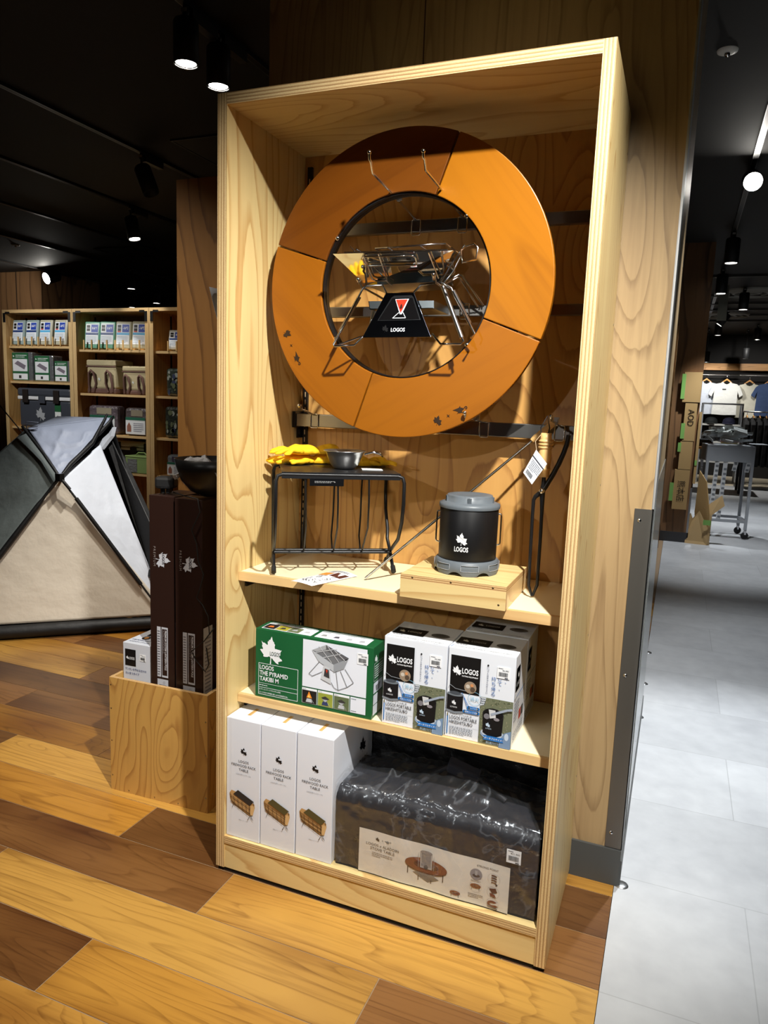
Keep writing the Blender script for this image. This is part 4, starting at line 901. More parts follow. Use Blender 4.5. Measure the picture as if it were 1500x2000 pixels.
for k in range(4): p.rect(.008 + (k % 2)*.03, .036-(k//2)*.028, .028, .026, ((216, 220, 230), (90, 92, 80), (214, 218, 228), (130, 130, 110))[k])
p.build('side_print', t)
# white pot cartons
w, d, h = .163, .138, .226
SK = (40, 116, 190)
def pot_pic(p, x, y, s, l=2):
    p.poly([(x-.50*s, y+.02*s), (x-.42*s, y-.02*s), (x, y-.10*s), (x+.42*s, y-.02*s), (x+.50*s, y+.02*s), (x+.46*s, y+.14*s), (x-.46*s, y+.14*s)], (128, 134, 142), l)
    p.poly([(x-.43*s, y+.12*s), (x, y+.04*s), (x+.43*s, y+.12*s), (x+.43*s, y+.98*s), (x-.43*s, y+.98*s)], (20, 20, 24), l+1)
    p.circ(x, y+.99*s, .44*s, (110, 118, 126), l+2, ry=.12*s); p.circ(x, y+1.06*s, .30*s, (70, 76, 84), l+3, ry=.09*s)
    p.leaf(x-.05*s, y+.54*s, .30*s, (232, 234, 238), l+3); p.text('LOGOS', x-.05*s, y+.24*s, .08*s, (232, 234, 238), l+3, align='c')
def hike_front(t):
    p = front(t, w, h)
    p.rect(.007, .116, .073, .092, (16, 15, 16)); p.leaf(.023, .172, .027, WHT, 2); p.text('LOGOS', .0145+.021, .165, .014, WHT, 2, w=.040, bold=.03); p.text('OUTING EQUIPMENT', .0355, .157, .0042, WHT, 2, w=.040, bold=.02)
    pot_pic(p, .022, .066, .046); p.line([(.006, .128), (.008, .134), (.022, .126), (.048, .124)], .0012, (150, 156, 164), 5)
    p.circ(.058, .134, .015, (150, 132, 112), 4); p.circ(.052, .136, .005, (200, 190, 176), 5); p.circ(.064, .130, .006, (84, 70, 58), 5); p.circ(.062, .140, .004, (206, 140, 90), 5)
    p.ring(.070, .108, .0165, .0008, (130, 190, 220), 3); p.text('消火', .070, .102, .011, (150, 200, 226), 4, align='c')
    p.line([(.038, .118), (.058, .084), (.075, .084)], .0012, SK, 3); p.line([(.044, .106), (.056, .074), (.072, .074)], .0012, SK, 3)
    for x, y, s_ in ((.056, .080, 'ハンドル付'), (.046, .069, '簡単ロック式蓋')):
        ww = .024 if len(s_) < 6 else .034; p.rect(x, y, ww, .0075, SK, 4); p.circ(x, y+.00375, .00375, SK, 4); p.circ(x+ww, y+.00375, .00375, SK, 4); p.text(s_, x+ww/2, y+.0018, .0042, WHT, 5, align='c')
    p.rect(.0045, .008, .0022, .052, (30, 110, 180), 2); p.rect(.0045, .054, .0022, .008, (120, 110, 50), 3)
    p.build('logo_print', t); p = front(t, w, h)
    DK = (62, 64, 70)
    p.text('ロゴス ポータブル火消し壺', .011, .0585, .0048, DK, 2, w=.054); p.text('LOGOS PORTABLE', .010, .0475, .0088, DK, 2, w=.068, bold=.005); p.text('HIKESHITSUBO', .010, .036, .0088, DK, 2, w=.058, bold=.005)
    p.rect(.004, .032, .078, .0004, (180, 184, 192), 1); p.greek(.011, .008, .058, .022, 7, (150, 156, 166), seed=8)
    p.build('front_print', t); p = front(t, w, h)
    # right half: vertical writing, then the photograph of the open pot on grass
    p.rect(.083, .0, .0005, .205, (206, 210, 220), 1)
    p.circ(.098, .196, .0022, (20, 22, 30), 2)
    for k in range(13): p.text('いつでも簡単消火の終え方'[k % 12], .098, .1885-k*.0052, .004, (40, 60, 100), 2, align='c')
    BL = (70, 110, 170)
    for k, ch in enumerate('持ち帰る'): p.text(ch, .113, .160-k*.0125, .0105, BL, 2, align='c')
    for k, ch in enumerate('して、'): p.text(ch, .1275, .163-k*.0120, .0095 if k < 2 else .003, BL, 2, align='c')
    for k, ch in enumerate('て、'): p.text(ch, .141, .168-k*.0095, .0085 if k < 1 else .003, BL, 2, align='c')
    price_tag(p, .120, .170, .030, .028, '¥6,380', 3)
    p.build('vertical_print', t); p = front(t, w, h)
    p.rect(.084, .0005, .0785, .116, (112, 116, 92), 1); r = random.Random(9)
    for k in range(150):
        x, y = r.uniform(.085, .158), r.uniform(.002, .112); a = r.uniform(0, PI); p.line([(x, y), (x+.004*math.cos(a), y+.004*math.sin(a))], .0011, r.choice(((84, 92, 66), (150, 150, 120), (126, 124, 96), (70, 76, 56), (168, 160, 130))), 2)
    p.poly([(.084, .116), (.098, .116), (.094, .098), (.084, .094)], (196, 202, 210), 3)
    for i in range(3):
        for j in range(3): p.circ(.0865+i*.004, .112-j*.0055, .0013, (60, 66, 78), 4)
    p.circ(.117, .028, .029, (150, 170, 196), 3, ry=.015); p.circ(.117, .031, .027, (196, 204, 214), 4, ry=.012)
    p.poly([(.092, .078), (.142, .078), (.140, .030), (.128, .024), (.106, .024), (.094, .030)], (20, 20, 22), 5); p.circ(.117, .078, .0255, (34, 34, 36), 6, ry=.0155); p.circ(.117, .0785, .0235, (16, 16, 18), 7, ry=.0135)
    p.poly([(.106, .090), (.122, .090), (.124, .072), (.110, .068)], (205, 206, 208), 8); p.circ(.102, .072, .007, (120, 118, 124), 8); p.circ(.126, .068, .007, (140, 134, 140), 8, ry=.004)
    p.line([(.112, .078), (.150, .096), (.162, .099)], .0055, (156, 166, 182), 9); p.leaf(.106, .052, .014, (190, 210, 230), 9); p.text('LOGOS', .108, .041, .003, (190, 210, 230), 9, align='c')
    p.poly([(.134, .0008), (.136, .020), (.146, .038), (.162, .046), (.162, .0008)], (122, 146, 176), 10); p.circ(.152, .030, .005, (196, 210, 226), 11, ry=.009)
    p.poly([(.096, .014), (.146, .014), (.142, .020), (.146, .0255), (.096, .0255), (.100, .020)], SK, 12); p.text('ポータブルサイズ', .121, .0170, .0055, WHT, 13, align='c', w=.042, bold=.01); p.text('持ち運びラクラク', .121, .0055, .006, (190, 214, 236), 12, align='c', w=.034)
    p.build('picture_print', t)
def hike_top(t):
    p = topf(h); p.rect(.0, .0, .163, .020, (240, 243, 248)); p.line([(.004, .002), (.007, .018)], .0016, SK, 2); p.text('LOGOS PORTABLE HIKESHITSUBO', .014, .006, .0062, (80, 84, 96), 2, w=.135)
    p.rect(.006, .034, .082, .050, (16, 15, 16), 1); p.leaf(.026, .058, .020, (210, 206, 196), 2); p.text('LOGOS', .040, .054, .010, (210, 206, 196), 2, w=.036)
    p.circ(.125, .062, .024, (96, 92, 88), 1, ry=.016); p.circ(.125, .064, .014, (70, 66, 62), 2, ry=.008); p.line([(.101, .05), (.13, .04), (.158, .066)], .001, (180, 180, 180), 2); p.greek(.01, .026, .06, .006, 1, (120, 110, 96), l=1)
    p.build('top_print', t)
CRT = mat((226, 230, 238), .38, name='glossy_carton')
labs = ['left white and black carton of a portable ember pot on the lower shelf', 'right white and black carton of a portable ember pot on the lower shelf', 'shaded carton standing behind the right ember pot carton']
for i, (x, y) in enumerate(((.446, .070), (.612, .070), (.612, .214))):
    t = carton('pot_carton', labs[i], 'box', x, y, Z2, w, d, h, CRT, 'white cartons of ember pots')
    if i < 2: hike_front(t)
    hike_top(t)
    p = right(w); p.poly([(.0, .226), (.0, .12), (.03, .11), (.05, .19), (.06, .226)], (228, 232, 240), 0)
    p.rect(.010, .135, .045, .060, (16, 15, 16)); p.leaf(.032, .176, .018, WHT, 2); p.text('LOGOS', .016, .150, .009, WHT, 2, w=.032); p.rect(.006, .118, .12, .002, SK); p.greek(.01, .06, .05, .05, 6, (120, 126, 140)); p.frame(.064, .04, .06, .07, .001, (150, 156, 166)); p.rect(.070, .046, .022, .026, (190, 60, 40)); p.rect(.096, .046, .022, .026, (60, 60, 60)); p.greek(.01, .01, .11, .026, 4, (120, 126, 140), seed=5)
    p.build('side_print', t)
# tall white cartons
w, d, h = .1035, .355, .340
WB = mat((226, 229, 238), .45, name='white_carton')
tl = ['leftmost tall white carton of a firewood rack table on the bottom board', 'middle tall white carton of a firewood rack table on the bottom board', 'right tall white carton beside the wrapped black case']
for i, x in enumerate((.0275, .1335, .240)):
    t = carton('rack_carton', tl[i], 'box', x, .008 + .001*i, ZB, w, d, h, WB, 'white firewood rack cartons')
    p = front(t, w, h); K = (50, 52, 60); c = w*.52
    p.leaf(c, h*.745, .024, (16, 16, 20)); p.rect(c-.001, h*.742, .011, .0042, (214, 218, 228), 2)
    p.text('LOGOS', c, h*.645, .0072, K, align='c', w=.031); p.text('FIREWOOD RACK', c, h*.61, .0072, K, align='c', w=.075); p.text('TABLE', c, h*.575, .0072, K, align='c', w=.029); p.text('LOGOS 薪ラックテーブル', c, h*.540, .0045, (140, 144, 154), align='c', w=.046)
    p.build('title_print', t); p = front(t, w, h)
    x0, y0, s = w*.10, h*.20, .080; Q = lambda pts: [(x0+a*s, y0+b*s) for a, b in pts]
    p.poly(Q([(.0, .72), (.08, .84), (.30, .80), (.98, .52), (.99, .40), (.92, .12), (.80, .06), (.12, .36), (.02, .52)]), (196, 152, 96), 1)
    r = random.Random(i)
    for k in range(12):
        a = k/12; p.line(Q([(.03+.85*a*.02, .70-.33*a), (.86, .38-.30*a)]), .0007, r.choice(((150, 104, 58), (222, 184, 128), (120, 80, 46))), 2)
    p.poly(Q([(.84, .44), (.99, .50), (.97, .30), (.92, .12), (.82, .10)]), (214, 176, 122), 3)
    p.poly(Q([(.16, .72), (.34, .90), (.96, .62), (.80, .44)]), (44, 42, 42) if i == 0 else (84, 76, 46), 4); p.line(Q([(.80, .44), (.80, .16), (.88, .06), (.94, -.06), (.74, -.14)][:4]), .0012, (40, 38, 36), 5)
    p.line(Q([(.04, .74), (.10, .50), (.18, .38), (.84, .06), (.90, -.02)]), .0011, (40, 38, 36), 5); p.line(Q([(.18, .38), (.12, .22)]), .0012, (40, 38, 36), 5); p.line(Q([(.80, .04), (.72, -.10)]), .0012, (40, 38, 36), 5); p.line(Q([(.96, .62), (.96, .46)]), .0011, (40, 38, 36), 5)
    for a in (.18, .34, .50, .66): p.line(Q([(a, .66-.42*a+.08), (a+.03, .50-.42*a), (a+.06, .36-.42*a+.02)]), .0010, (56, 46, 36), 5)
    for a in (.2, .45): p.line(Q([(.06, .74-a*.6), (.82, .42-a*.6)]), .0009, (56, 46, 36), 5)
    p.text('画像はイメージです', c, h*.155, .0030, (120, 124, 134), align='c')
    p.build('picture_print', t)
    pt_ = topf(h); pt_.rect(w*.42, .032, .010, .045, (214, 176, 110)); pt_.rect(w*.455, .032, .001, .045, (170, 130, 70), 1); pt_.rect(0, .0015, w, .0008, (200, 204, 214)); pt_.build('seal_tape', t)
    if i == 2:
        p = right(w); p.text('LOGOS', .150, .190, .019, (40, 42, 50), 1, w=.07, rot=.0); p.text('FIREWOOD RACK TABLE', .055, .158, .019, (40, 42, 50), 1, w=.245); p.leaf(.185, .25, .05, (20, 20, 24)); p.build('side_print', t)
# wrapped black cases
def wrapmat(name, a, seed, tint=(.85, .92, 1)):
    m = bpy.data.materials.new(name); m.use_nodes = True; nt = m.node_tree; L = nt.links
    for n in list(nt.nodes):
        if n.type != 'OUTPUT_MATERIAL': nt.nodes.remove(n)
    out = [n for n in nt.nodes if n.type == 'OUTPUT_MATERIAL'][0]
    tr = _node(nt, 'ShaderNodeBsdfTransparent'); gl = _node(nt, 'ShaderNodeBsdfGlossy'); gl.inputs['Roughness'].default_value = .2; gl.inputs[0].default_value = (*tint, 1)
    df = _node(nt, 'ShaderNodeBsdfDiffuse'); df.inputs[0].default_value = (.8, .86, .95, 1)
    tc = _node(nt, 'ShaderNodeTexCoord'); mp = _node(nt, 'ShaderNodeMapping'); mp.inputs['Scale'].default_value = (1.0, .55, 1.0); mp.inputs['Rotation'].default_value = (0, .3, .5); L.new(tc.outputs['Object'], mp.inputs[0])
    n = _node(nt, 'ShaderNodeTexNoise'); n.inputs['Scale'].default_value = 9; n.inputs['Detail'].default_value = 4; n.inputs['Distortion'].default_value = .5; L.new(mp.outputs[0], n.inputs['Vector'])
    r = _node(nt, 'ShaderNodeMath', operation='SUBTRACT'); L.new(n.outputs['Fac'], r.inputs[0]); r.inputs[1].default_value = .5
    ab = _node(nt, 'ShaderNodeMath', operation='ABSOLUTE'); L.new(r.outputs[0], ab.inputs[0])
    bp = _node(nt, 'ShaderNodeBump'); bp.inputs['Strength'].default_value = .7; bp.inputs['Distance'].default_value = .02; L.new(ab.outputs[0], bp.inputs['Height']); L.new(bp.outputs['Normal'], gl.inputs['Normal'])
    fr = _node(nt, 'ShaderNodeLayerWeight'); fr.inputs[0].default_value = .5; pw = _node(nt, 'ShaderNodeMath', operation='POWER'); L.new(fr.outputs['Facing'], pw.inputs[0]); pw.inputs[1].default_value = 3.0; ml = _node(nt, 'ShaderNodeMath', operation='MULTIPLY'); L.new(pw.outputs[0], ml.inputs[0]); ml.inputs[1].default_value = .45
    ad = _node(nt, 'ShaderNodeMath', operation='ADD'); ad.use_clamp = True; L.new(ml.outputs[0], ad.inputs[0]); ad.inputs[1].default_value = a
    m1 = _node(nt, 'ShaderNodeMixShader'); L.new(ad.outputs[0], m1.inputs[0]); L.new(tr.outputs[0], m1.inputs[1]); L.new(gl.outputs[0], m1.inputs[2])
    cr = _node(nt, 'ShaderNodeMapRange'); L.new(ab.outputs[0], cr.inputs[0]); cr.inputs[1].default_value = .0; cr.inputs[2].default_value = .018; cr.inputs[3].default_value = .07; cr.inputs[4].default_value = .012
    m2 = _node(nt, 'ShaderNodeMixShader'); L.new(cr.outputs[0], m2.inputs[0]); L.new(m1.outputs[0], m2.inputs[1]); L.new(df.outputs[0], m2.inputs[2])
    L.new(m2.outputs[0], out.inputs['Surface']); return m
BAG = mat((34, 34, 40), .62, bump=(300, .2, .0006), name='black_nylon')
cs = thing('carry_case', 'large black nylon case in clear plastic wrap at the bottom right', 'case', (.352, .022, ZB))
cw, cdp, ch = .512, .185, .212
b = MB()
def casefn(u, v):
    # section: front wall up, rounded shoulder, top back
    x = cw*u; s = v*(ch + cdp); r = .02
    if s < ch-r: y, z = 0, s
    elif s < ch-r + r*PI/2: a = (s-(ch-r))/r; y, z = r - r*math.cos(a), ch-r + r*math.sin(a)
    else: y, z = min(r + s-(ch-r+r*PI/2), cdp), ch
    sag = .016*math.sin(PI*u)*(max(0, y)/cdp)
    return (x, y + .0025*noise.noise(Vector((x*14, z*14, y*9))), z + sag + .002*noise.noise(Vector((x*20, y*20, 1)))*(1 if z > .01 else 0))
b.grid(casefn, 56, 40)
for xx in (0, cw):
    pts = [casefn(xx/cw, j/40) for j in range(41)] + [(xx, cdp, 0)]
    b.add(pts, [tuple(range(len(pts))) if xx == 0 else tuple(range(len(pts)))[::-1]])
b.add([(0, cdp, 0), (cw, cdp, 0), (cw, cdp, ch), (0, cdp, ch)], [(0, 1, 2, 3)])
b.build('case_body', BAG, cs)
b = MB(); b.obox((.295, .120, ch+.055), (.042, 0, -.010), (0, .012, .006), (.003, 0, .012)); b.build('handle_grip', mat((44, 46, 56), .8, name='handle_fabric'), cs, bevel=.005)
MB().tube([(.19, .10, ch+.008), (.225, .112, ch+.04), (.26, .12, ch+.061), (.33, .12, ch+.046), (.37, .112, ch+.03), (.41, .10, ch+.012)], .007, 8).build('handle_strap', BAG, cs)
MB().lathe([(.0001, .001), (.004, .001), (.004, 0)], 12).build('eyelet', BLACK_S, cs, (.055, -.002, .085), (PI/2, 0, 0))
l0, l1, l2, l3 = (Vector(q) - Vector((.352, .012, ZB)) for q in ((0.4280, 0.0100, 0.2360), (0.8120, 0.0100, 0.2300), (0.4300, 0.0100, 0.1000), (0.8140, 0.0100, 0.1060)))
LX, LW = .066, .385; LZ0, LH = .003, .118
lab = MB().grid(lambda u, v: (LX+LW*u, -.0045 + .0012*math.sin(u*17), LZ0+LH*v), 24, 4).build('paper_label', mat((222, 216, 206), .5, name='label_paper'), cs)
p = Print((0, 0, 0), (1, 0, 0), (0, 0, 1), curve=lambda x, y, l: Vector((LX+x, -.0045 + .0012*math.sin(x/LW*17) - l, LZ0+y)), eps=.0004)
K = (74, 62, 56); B1, B2 = (120, 62, 40), (86, 44, 30)
p.leaf(.050, .098, .013, (50, 40, 36)); p.text('x', .062, .096, .003, K); lampmark(p, .078, .097, .010, (104, 110, 116))
p.text('LOGOS x ALADDIN', .064, .0775, .0072, K, align='c', w=.088); p.text('STOVE TABLE', .064, .0665, .0072, K, align='c', w=.066); p.greek(.036, .048, .056, .014, 3, (150, 138, 128))
X, Y, S = .180, .062, .055
p.poly([(X-S*.62, Y-S*.42), (X+S*.1, Y-S*.75), (X+S*.62, Y-S*.5), (X-S*.1, Y-S*.2)], (120, 112, 104), 1); p.circ(X, Y-S*.28, S*.42, (150, 146, 144), 2, ry=S*.16)
for a in (-.85, -.35, .25, .80): p.line([(X+S*a, Y-S*(.1 if abs(a) > .6 else .3)), (X+S*a, Y-S*(.52 if abs(a) > .6 else .75))], .0022, (60, 44, 38), 2)
p.ring(X, Y, S*.98, S*.42, B2, 3, 40, ry=S*.36)
for i in range(40):
    a, b_ = 2*PI*i/40, 2*PI*(i+1)/40; r1, r2, k1, k2 = S*.98, S*.58, S*.34, S*.18
    p.poly([(X+r1*math.cos(a), Y+.002+k1*math.sin(a)), (X+r1*math.cos(b_), Y+.002+k1*math.sin(b_)), (X+r2*math.cos(b_), Y+.002+k2*math.sin(b_)), (X+r2*math.cos(a), Y+.002+k2*math.sin(a))], B1, 4 + (0 if a > PI else 0))
p.rect(X-S*.28, Y-S*.1, S*.56, S*.78, (168, 164, 162), 5); p.rect(X-S*.22, Y+S*.0, S*.44, S*.64, (130, 126, 126), 6); p.circ(X, Y+S*.68, S*.28, (140, 134, 132), 7, ry=S*.09); p.circ(X, Y-S*.02, S*.10, (70, 70, 74), 7); p.line([(X-S*.36, Y-S*.1), (X-S*.36, Y+S*.6)], .0008, (180, 178, 176), 6); p.line([(X+S*.36, Y-S*.1), (X+S*.36, Y+S*.6)], .0008, (180, 178, 176), 6)
p.text('STRONG POINT', .332, .099, .005, K, align='c', w=.052)
for x, y, k in ((.305, .078, 0), (.348, .078, 1), (.305, .046, 2), (.348, .044, 3), (.348, .014, 4), (.256, .014, 5)):
    if k < 5: p.ring(x, y, .015, .0004, (170, 160, 152), 1)
    if k == 0: p.circ(x, y, .0145, (140, 136, 140), 1); p.circ(x, y-.003, .009, (84, 70, 66), 2, ry=.004); p.rect(x-.003, y-.002, .006, .012, (170, 168, 170), 3)
    elif k == 1:
        for j in range(4): p.line([(x-.006, y+.009-j*.006), (x, y+.010-j*.006), (x+.007, y+.008-j*.006)], .0028, B2, 2)
        p.circ(x+.007, y-.013, .0022, (30, 28, 28), 2)
    elif k in (2, 5): p.ring(x, y+.002, .013, .005, B1, 2, 24, ry=.006); p.line([(x-.009, y), (x-.009, y-.009)], .001, (60, 44, 38), 2); p.line([(x+.009, y), (x+.009, y-.009)], .001, (60, 44, 38), 2)
    elif k == 3: p.poly([(x-.010, y+.008), (x+.006, y+.012), (x+.010, y+.002), (x-.002, y-.002)], B2, 2); p.poly([(x-.008, y-.002), (x+.004, y-.004), (x+.008, y-.012), (x-.006, y-.010)], B1, 3)
    else: p.ring(x, y, .013, .006, B1, 2, 20, ry=.009); p.poly([(x, y), (x+.014, y+.008), (x+.014, y-.002)], (222, 216, 206), 3); p.line([(x-.012, y-.006), (x+.012, y-.010)], .003, (120, 112, 104), 3)
p.greek(.293, .058, .024, .005, 2, (150, 138, 128)); p.greek(.288, .016, .036, .012, 3, (150, 138, 128), seed=4)
p.build('label_print', lab)
p = Print((.440, -.0055, .135), (1, 0, 0), (0, 0, 1), eps=.0004); price_tag(p, 0, 0, .034, .034, '¥21,900', 0); p.build('price_sticker', cs)
b = MB()
def wrapfn(u, v):
    uu = -.03 + 1.06*u; x, y, z = casefn(min(max(uu, 0), 1), min(.04 + v*.96, 1.0)); x = -.004 + (cw+.008)*u
    n = Vector((0, -1, 0)) if z < ch-.02 else Vector((0, -.3, 1))
    k = .0125 + .0045*noise.noise(Vector((x*24, z*18 + y*18, 5))) + (.004 if z < ch-.03 else .010)*abs(noise.noise(Vector((x*50, z*40 + y*30, 9)))) + (.014*v*v*abs(noise.noise(Vector((x*10, y*14, 2)))) if z >= ch-.01 else 0)
    p_ = Vector((x, y, z)) + n*k
    if z >= ch-.01: p_.z += .028*math.exp(-((x-.29)/.10)**2)*math.exp(-((y-.10)/.06)**2)
    return p_
b.grid(wrapfn, 90, 64)
w_ = b.build('plastic_wrap', wrapmat('clear_film', .10, 1), cs)
cb2 = thing('wrapped_bag', 'black plastic wrapped case standing in shadow behind the front case', 'case', (.362, .226, ZB))
b = MB(); b.grid(lambda u, v: (.50*u, .010*noise.noise(Vector((u*9, v*9, 3))), .012+.300*v + .01*noise.noise(Vector((u*7, 0, 3)))*v), 40, 24)
b.box(0, .012, 0, .50, .148, .30); b.build('case_body', mat((16, 16, 18), .3, bump=(30, .6, .01), name='black_film'), cb2)

# ================================================================== LEFT OF THE UNIT
# plywood unit seen from behind
bk = thing('rear_plywood_unit', 'dark plywood back of another tall unit standing left behind the display unit', 'shelf unit', (-.53, .53, 0))
panel('back_panel', 0, 0, 0, .41, .012, 1.985, 'Y', PLY_DARK, bk)
panel('side_panel', 0, .012, 0, .024, .40, 1.985, 'X', PLY_DARK, bk); panel('side_panel', .386, .012, 0, .41, .40, 1.985, 'X', PLY_DARK, bk); panel('top_panel', .024, .012, 1.96, .386, .40, 1.985, 'Z', PLY_DARK, bk)
# crate
ct = thing('plywood_crate', 'knotty plywood crate on the floor left of the display unit holding long brown cartons', 'crate', (-.549, .200, 0), .035)
cw_, cd_, ch_ = .368, .235, .386
panel('front_board', 0, 0, 0, cw_, .012, ch_, 'Y', PLY_CRATE, ct, EDGE3)
panel('side_board', cw_-.012, .012, 0, cw_, cd_, ch_, 'X', PLY_CRATE, ct, EDGE3); panel('side_board', 0, .012, 0, .012, cd_, ch_, 'X', PLY_CRATE, ct, EDGE3)
panel('rear_board', .012, cd_-.012, 0, cw_-.012, cd_, ch_, 'Y', PLY_CRATE, ct, EDGE3); panel('floor_board', .012, .012, .002, cw_-.012, cd_-.012, .014, 'Z', PLY_CRATE, ct, EDGE3)
for x, z in [(.006, z) for z in (.05, .17, .28, .36)] + [(.362, z) for z in (.05, .19, .30)] + [(x, .008) for x in (.07, .17, .26)]:
    MB().lathe([(.0001, .0004), (.0022, .0004), (.0026, 0)], 8).build('screw', STEEL_R, ct, (x, 0, z), (PI/2, 0, 0))
for y, z in ((.03, .05), (.03, .2), (.03, .33), (.2, .1)):
    MB().lathe([(.0001, .0004), (.0022, .0004), (.0026, 0)], 8).build('screw', STEEL_R, ct, (cw_, y, z), (0, PI/2, 0))
BRN = mat((44, 27, 22), .36, name='dark_brown_carton')
SV = (196, 198, 206)
def pole_box(x, y, w, d, label, rz=0, side=False):
    t = carton('pole_carton', label, 'box', x, y, .015, w, d, .966, BRN, 'long dark brown pole cartons in the crate', rz)
    p = Print((0, 0, 0), (1, 0, 0), (0, 0, 1))
    p.leaf(w*.58, .766, .060, SV, 1, rot=-PI/2); p.text('LOGOS', w*.52, .788, .010, (44, 27, 22), 2, rot=-PI/2, bold=.02, w=.036)
    p.text('PREMIUM', w*.165, .806, .008, (150, 140, 136), 1, rot=-PI/2, w=.062, spacing=1.4)
    p.rect(w*.28, .385, w*.155, .165, SV, 1); p.greek(w*.30, .39, w*.10, .15, 18, (110, 108, 116), 2)
    p.rect(w*.47, .385, w*.26, .165, SV, 1); p.rect(w*.495, .392, w*.20, .152, (44, 27, 22), 2)
    p.text('PREMIUM SYSTEM LANTERN POLE', w*.60, .540, .0075, (210, 208, 212), 3, rot=-PI/2, w=.130, bold=.02); p.text('プレミアム システムランタンポール', w*.53, .540, .004, (190, 186, 190), 3, rot=-PI/2, w=.075)
    p.rect(w*.28, .318, w*.45, .060, SV, 1); p.greek(w*.36, .326, w*.28, .036, 7, (140, 138, 146), 2); p.ring(w*.56, .367, .004, .0008, (130, 128, 136), 2)
    p.rect(w*.28, .02, w*.45, .290, SV, 1); p.greek(w*.36, .23, w*.30, .06, 9, (140, 138, 146), 2, seed=7); p.ring(w*.58, .30, .004, .0008, (130, 128, 136), 2)
    p.build('front_print', t)
    p = Print((w, 0, 0), (0, 1, 0), (0, 0, 1)); p.rect(.004, .02, d*.6, .55, SV, 1); p.greek(.012, .30, d*.4, .24, 20, (140, 138, 146), 2); p.rect(.012, .2, d*.4, .03, (60, 40, 36), 2); p.build('side_print', t)
    return t
pole_box(-.420, .246, .092, .150, 'leftmost long dark brown pole carton standing in the crate', .01)
pole_box(-.3155, .236, .098, .080, 'middle long dark brown pole carton with cable hanging over it', .02)
pole_box(-.3000, .330, .100, .080, 'rear long dark brown pole carton half hidden by the display unit', .02)
# small white carton with prints
t = carton('lantern_carton', 'small white carton with black logo square standing in the crate front left', 'box', -.535, .250, .015, .108, .145, .475, mat((206, 210, 220), .4, name='pale_carton'), None, .03)
p = Print((0, 0, 0), (1, 0, 0), (0, 0, 1))
p.rect(.008, .398, .042, .056, (18, 16, 18)); p.leaf(.018, .426, .013, (230, 232, 236), 2); p.text('LOGOS', .024, .420, .009, (230, 232, 236), 2, w=.022, bold=.02)
price_tag(p, .066, .420, .024, .024, '¥4,950', 1)
p.text('ランタンを載せるだけの', .009, .383, .0085, (50, 66, 120), 1, w=.082, bold=.01); p.text('たいまつタイプ', .009, .369, .0085, (50, 66, 120), 1, w=.054, bold=.01); p.greek(.014, .335, .012, .012, 2, (60, 80, 130))
p.build('front_print', t)
p = Print((0, 0, .475), (1, 0, 0), (0, 1, 0)); p.rect(.030, .080, .040, .022, (20, 18, 20), 1); p.circ(.045, .060, .014, (24, 20, 18), 1, ry=.016); p.circ(.046, .060, .007, (220, 150, 80), 2, ry=.009); p.text('ANDON STAND', .010, .014, .008, (90, 96, 120), 1, w=.08); p.rect(.075, .11, .02, .025, (20, 18, 20), 1); p.greek(.01, .03, .08, .01, 2, (110, 116, 140)); p.build('top_print', t)
# black bowl with crumpled paper, plug adapter, cable on the brown cartons
tb = thing('black_bowl', 'black dome lamp bowl filled with crumpled grey paper on the brown cartons', 'bowl', (-.235, .315, .983))
MB().lathe([(.0001, .0), (.03, .002), (.065, .018), (.093, .05), (.108, .085), (.114, .116), (.111, .117), (.103, .085), (.088, .052), (.062, .022), (.0001, .006)], 48).build('bowl_shell', mat((16, 15, 15), .35, name='bowl_black'), tb)
b = MB(); b.grid(lambda u, v: ((u-.5)*.17, (v-.5)*.17, .100 + .05*noise.noise(Vector((u*4.2, v*4.2, 2))) + .02*noise.noise(Vector((u*9, v*9, 5))) - .12*max(0, math.hypot(u-.5, v-.5)-.42)), 14, 14, smooth=False)
b.build('crumpled_paper', mat((150, 150, 154), .7, name='grey_tissue'), tb)
ad = thing('plug_adapter', 'small black plastic adapter with two prongs on the left brown carton', 'adapter', (-.395, .300, .984), .35)
MB().box(-.030, -.030, .014, .030, .020, .052).build('adapter_body', BLACK_P, ad, bevel=.009)
for x in (-.008, .004): MB().box(x, -.036, .0, x+.003, -.030, .016).build('prong', CHROME, ad)
MB().box(-.012, -.012, 0, .012, .012, .014).build('adapter_foot', BLACK_P, ad)


cbp = [(-0.2310, 0.2360, 0.9840), (-0.2260, 0.2320, 0.9690), (-0.2190, 0.2300, 0.9470), (-0.2490, 0.2290, 0.8900), (-0.2310, 0.2290, 0.8500), (-0.2260, 0.2290, 0.7990), (-0.2060, 0.2290, 0.7590), (-0.2190, 0.2290, 0.7130), (-0.2320, 0.2290, 0.6830), (-0.2090, 0.2280, 0.6640), (-0.1880, 0.2270, 0.6320), (-0.1840, 0.2270, 0.5750), (-0.1650, 0.2260, 0.6020), (-0.2020, 0.2260, 0.5530), (-0.2500, 0.2280, 0.5120), (-0.2330, 0.2280, 0.4850), (-0.1990, 0.2270, 0.4560), (-0.1860, 0.2270, 0.4810), (-0.1950, 0.2270, 0.5330)]
tag(MB().tube([(-.37, .30, .987), (-.30, .262, .986)] + cbp, .0018, 6).build('power_cable', BLACK_P), 'thin black cable hanging in loops down the middle brown carton', 'cable')

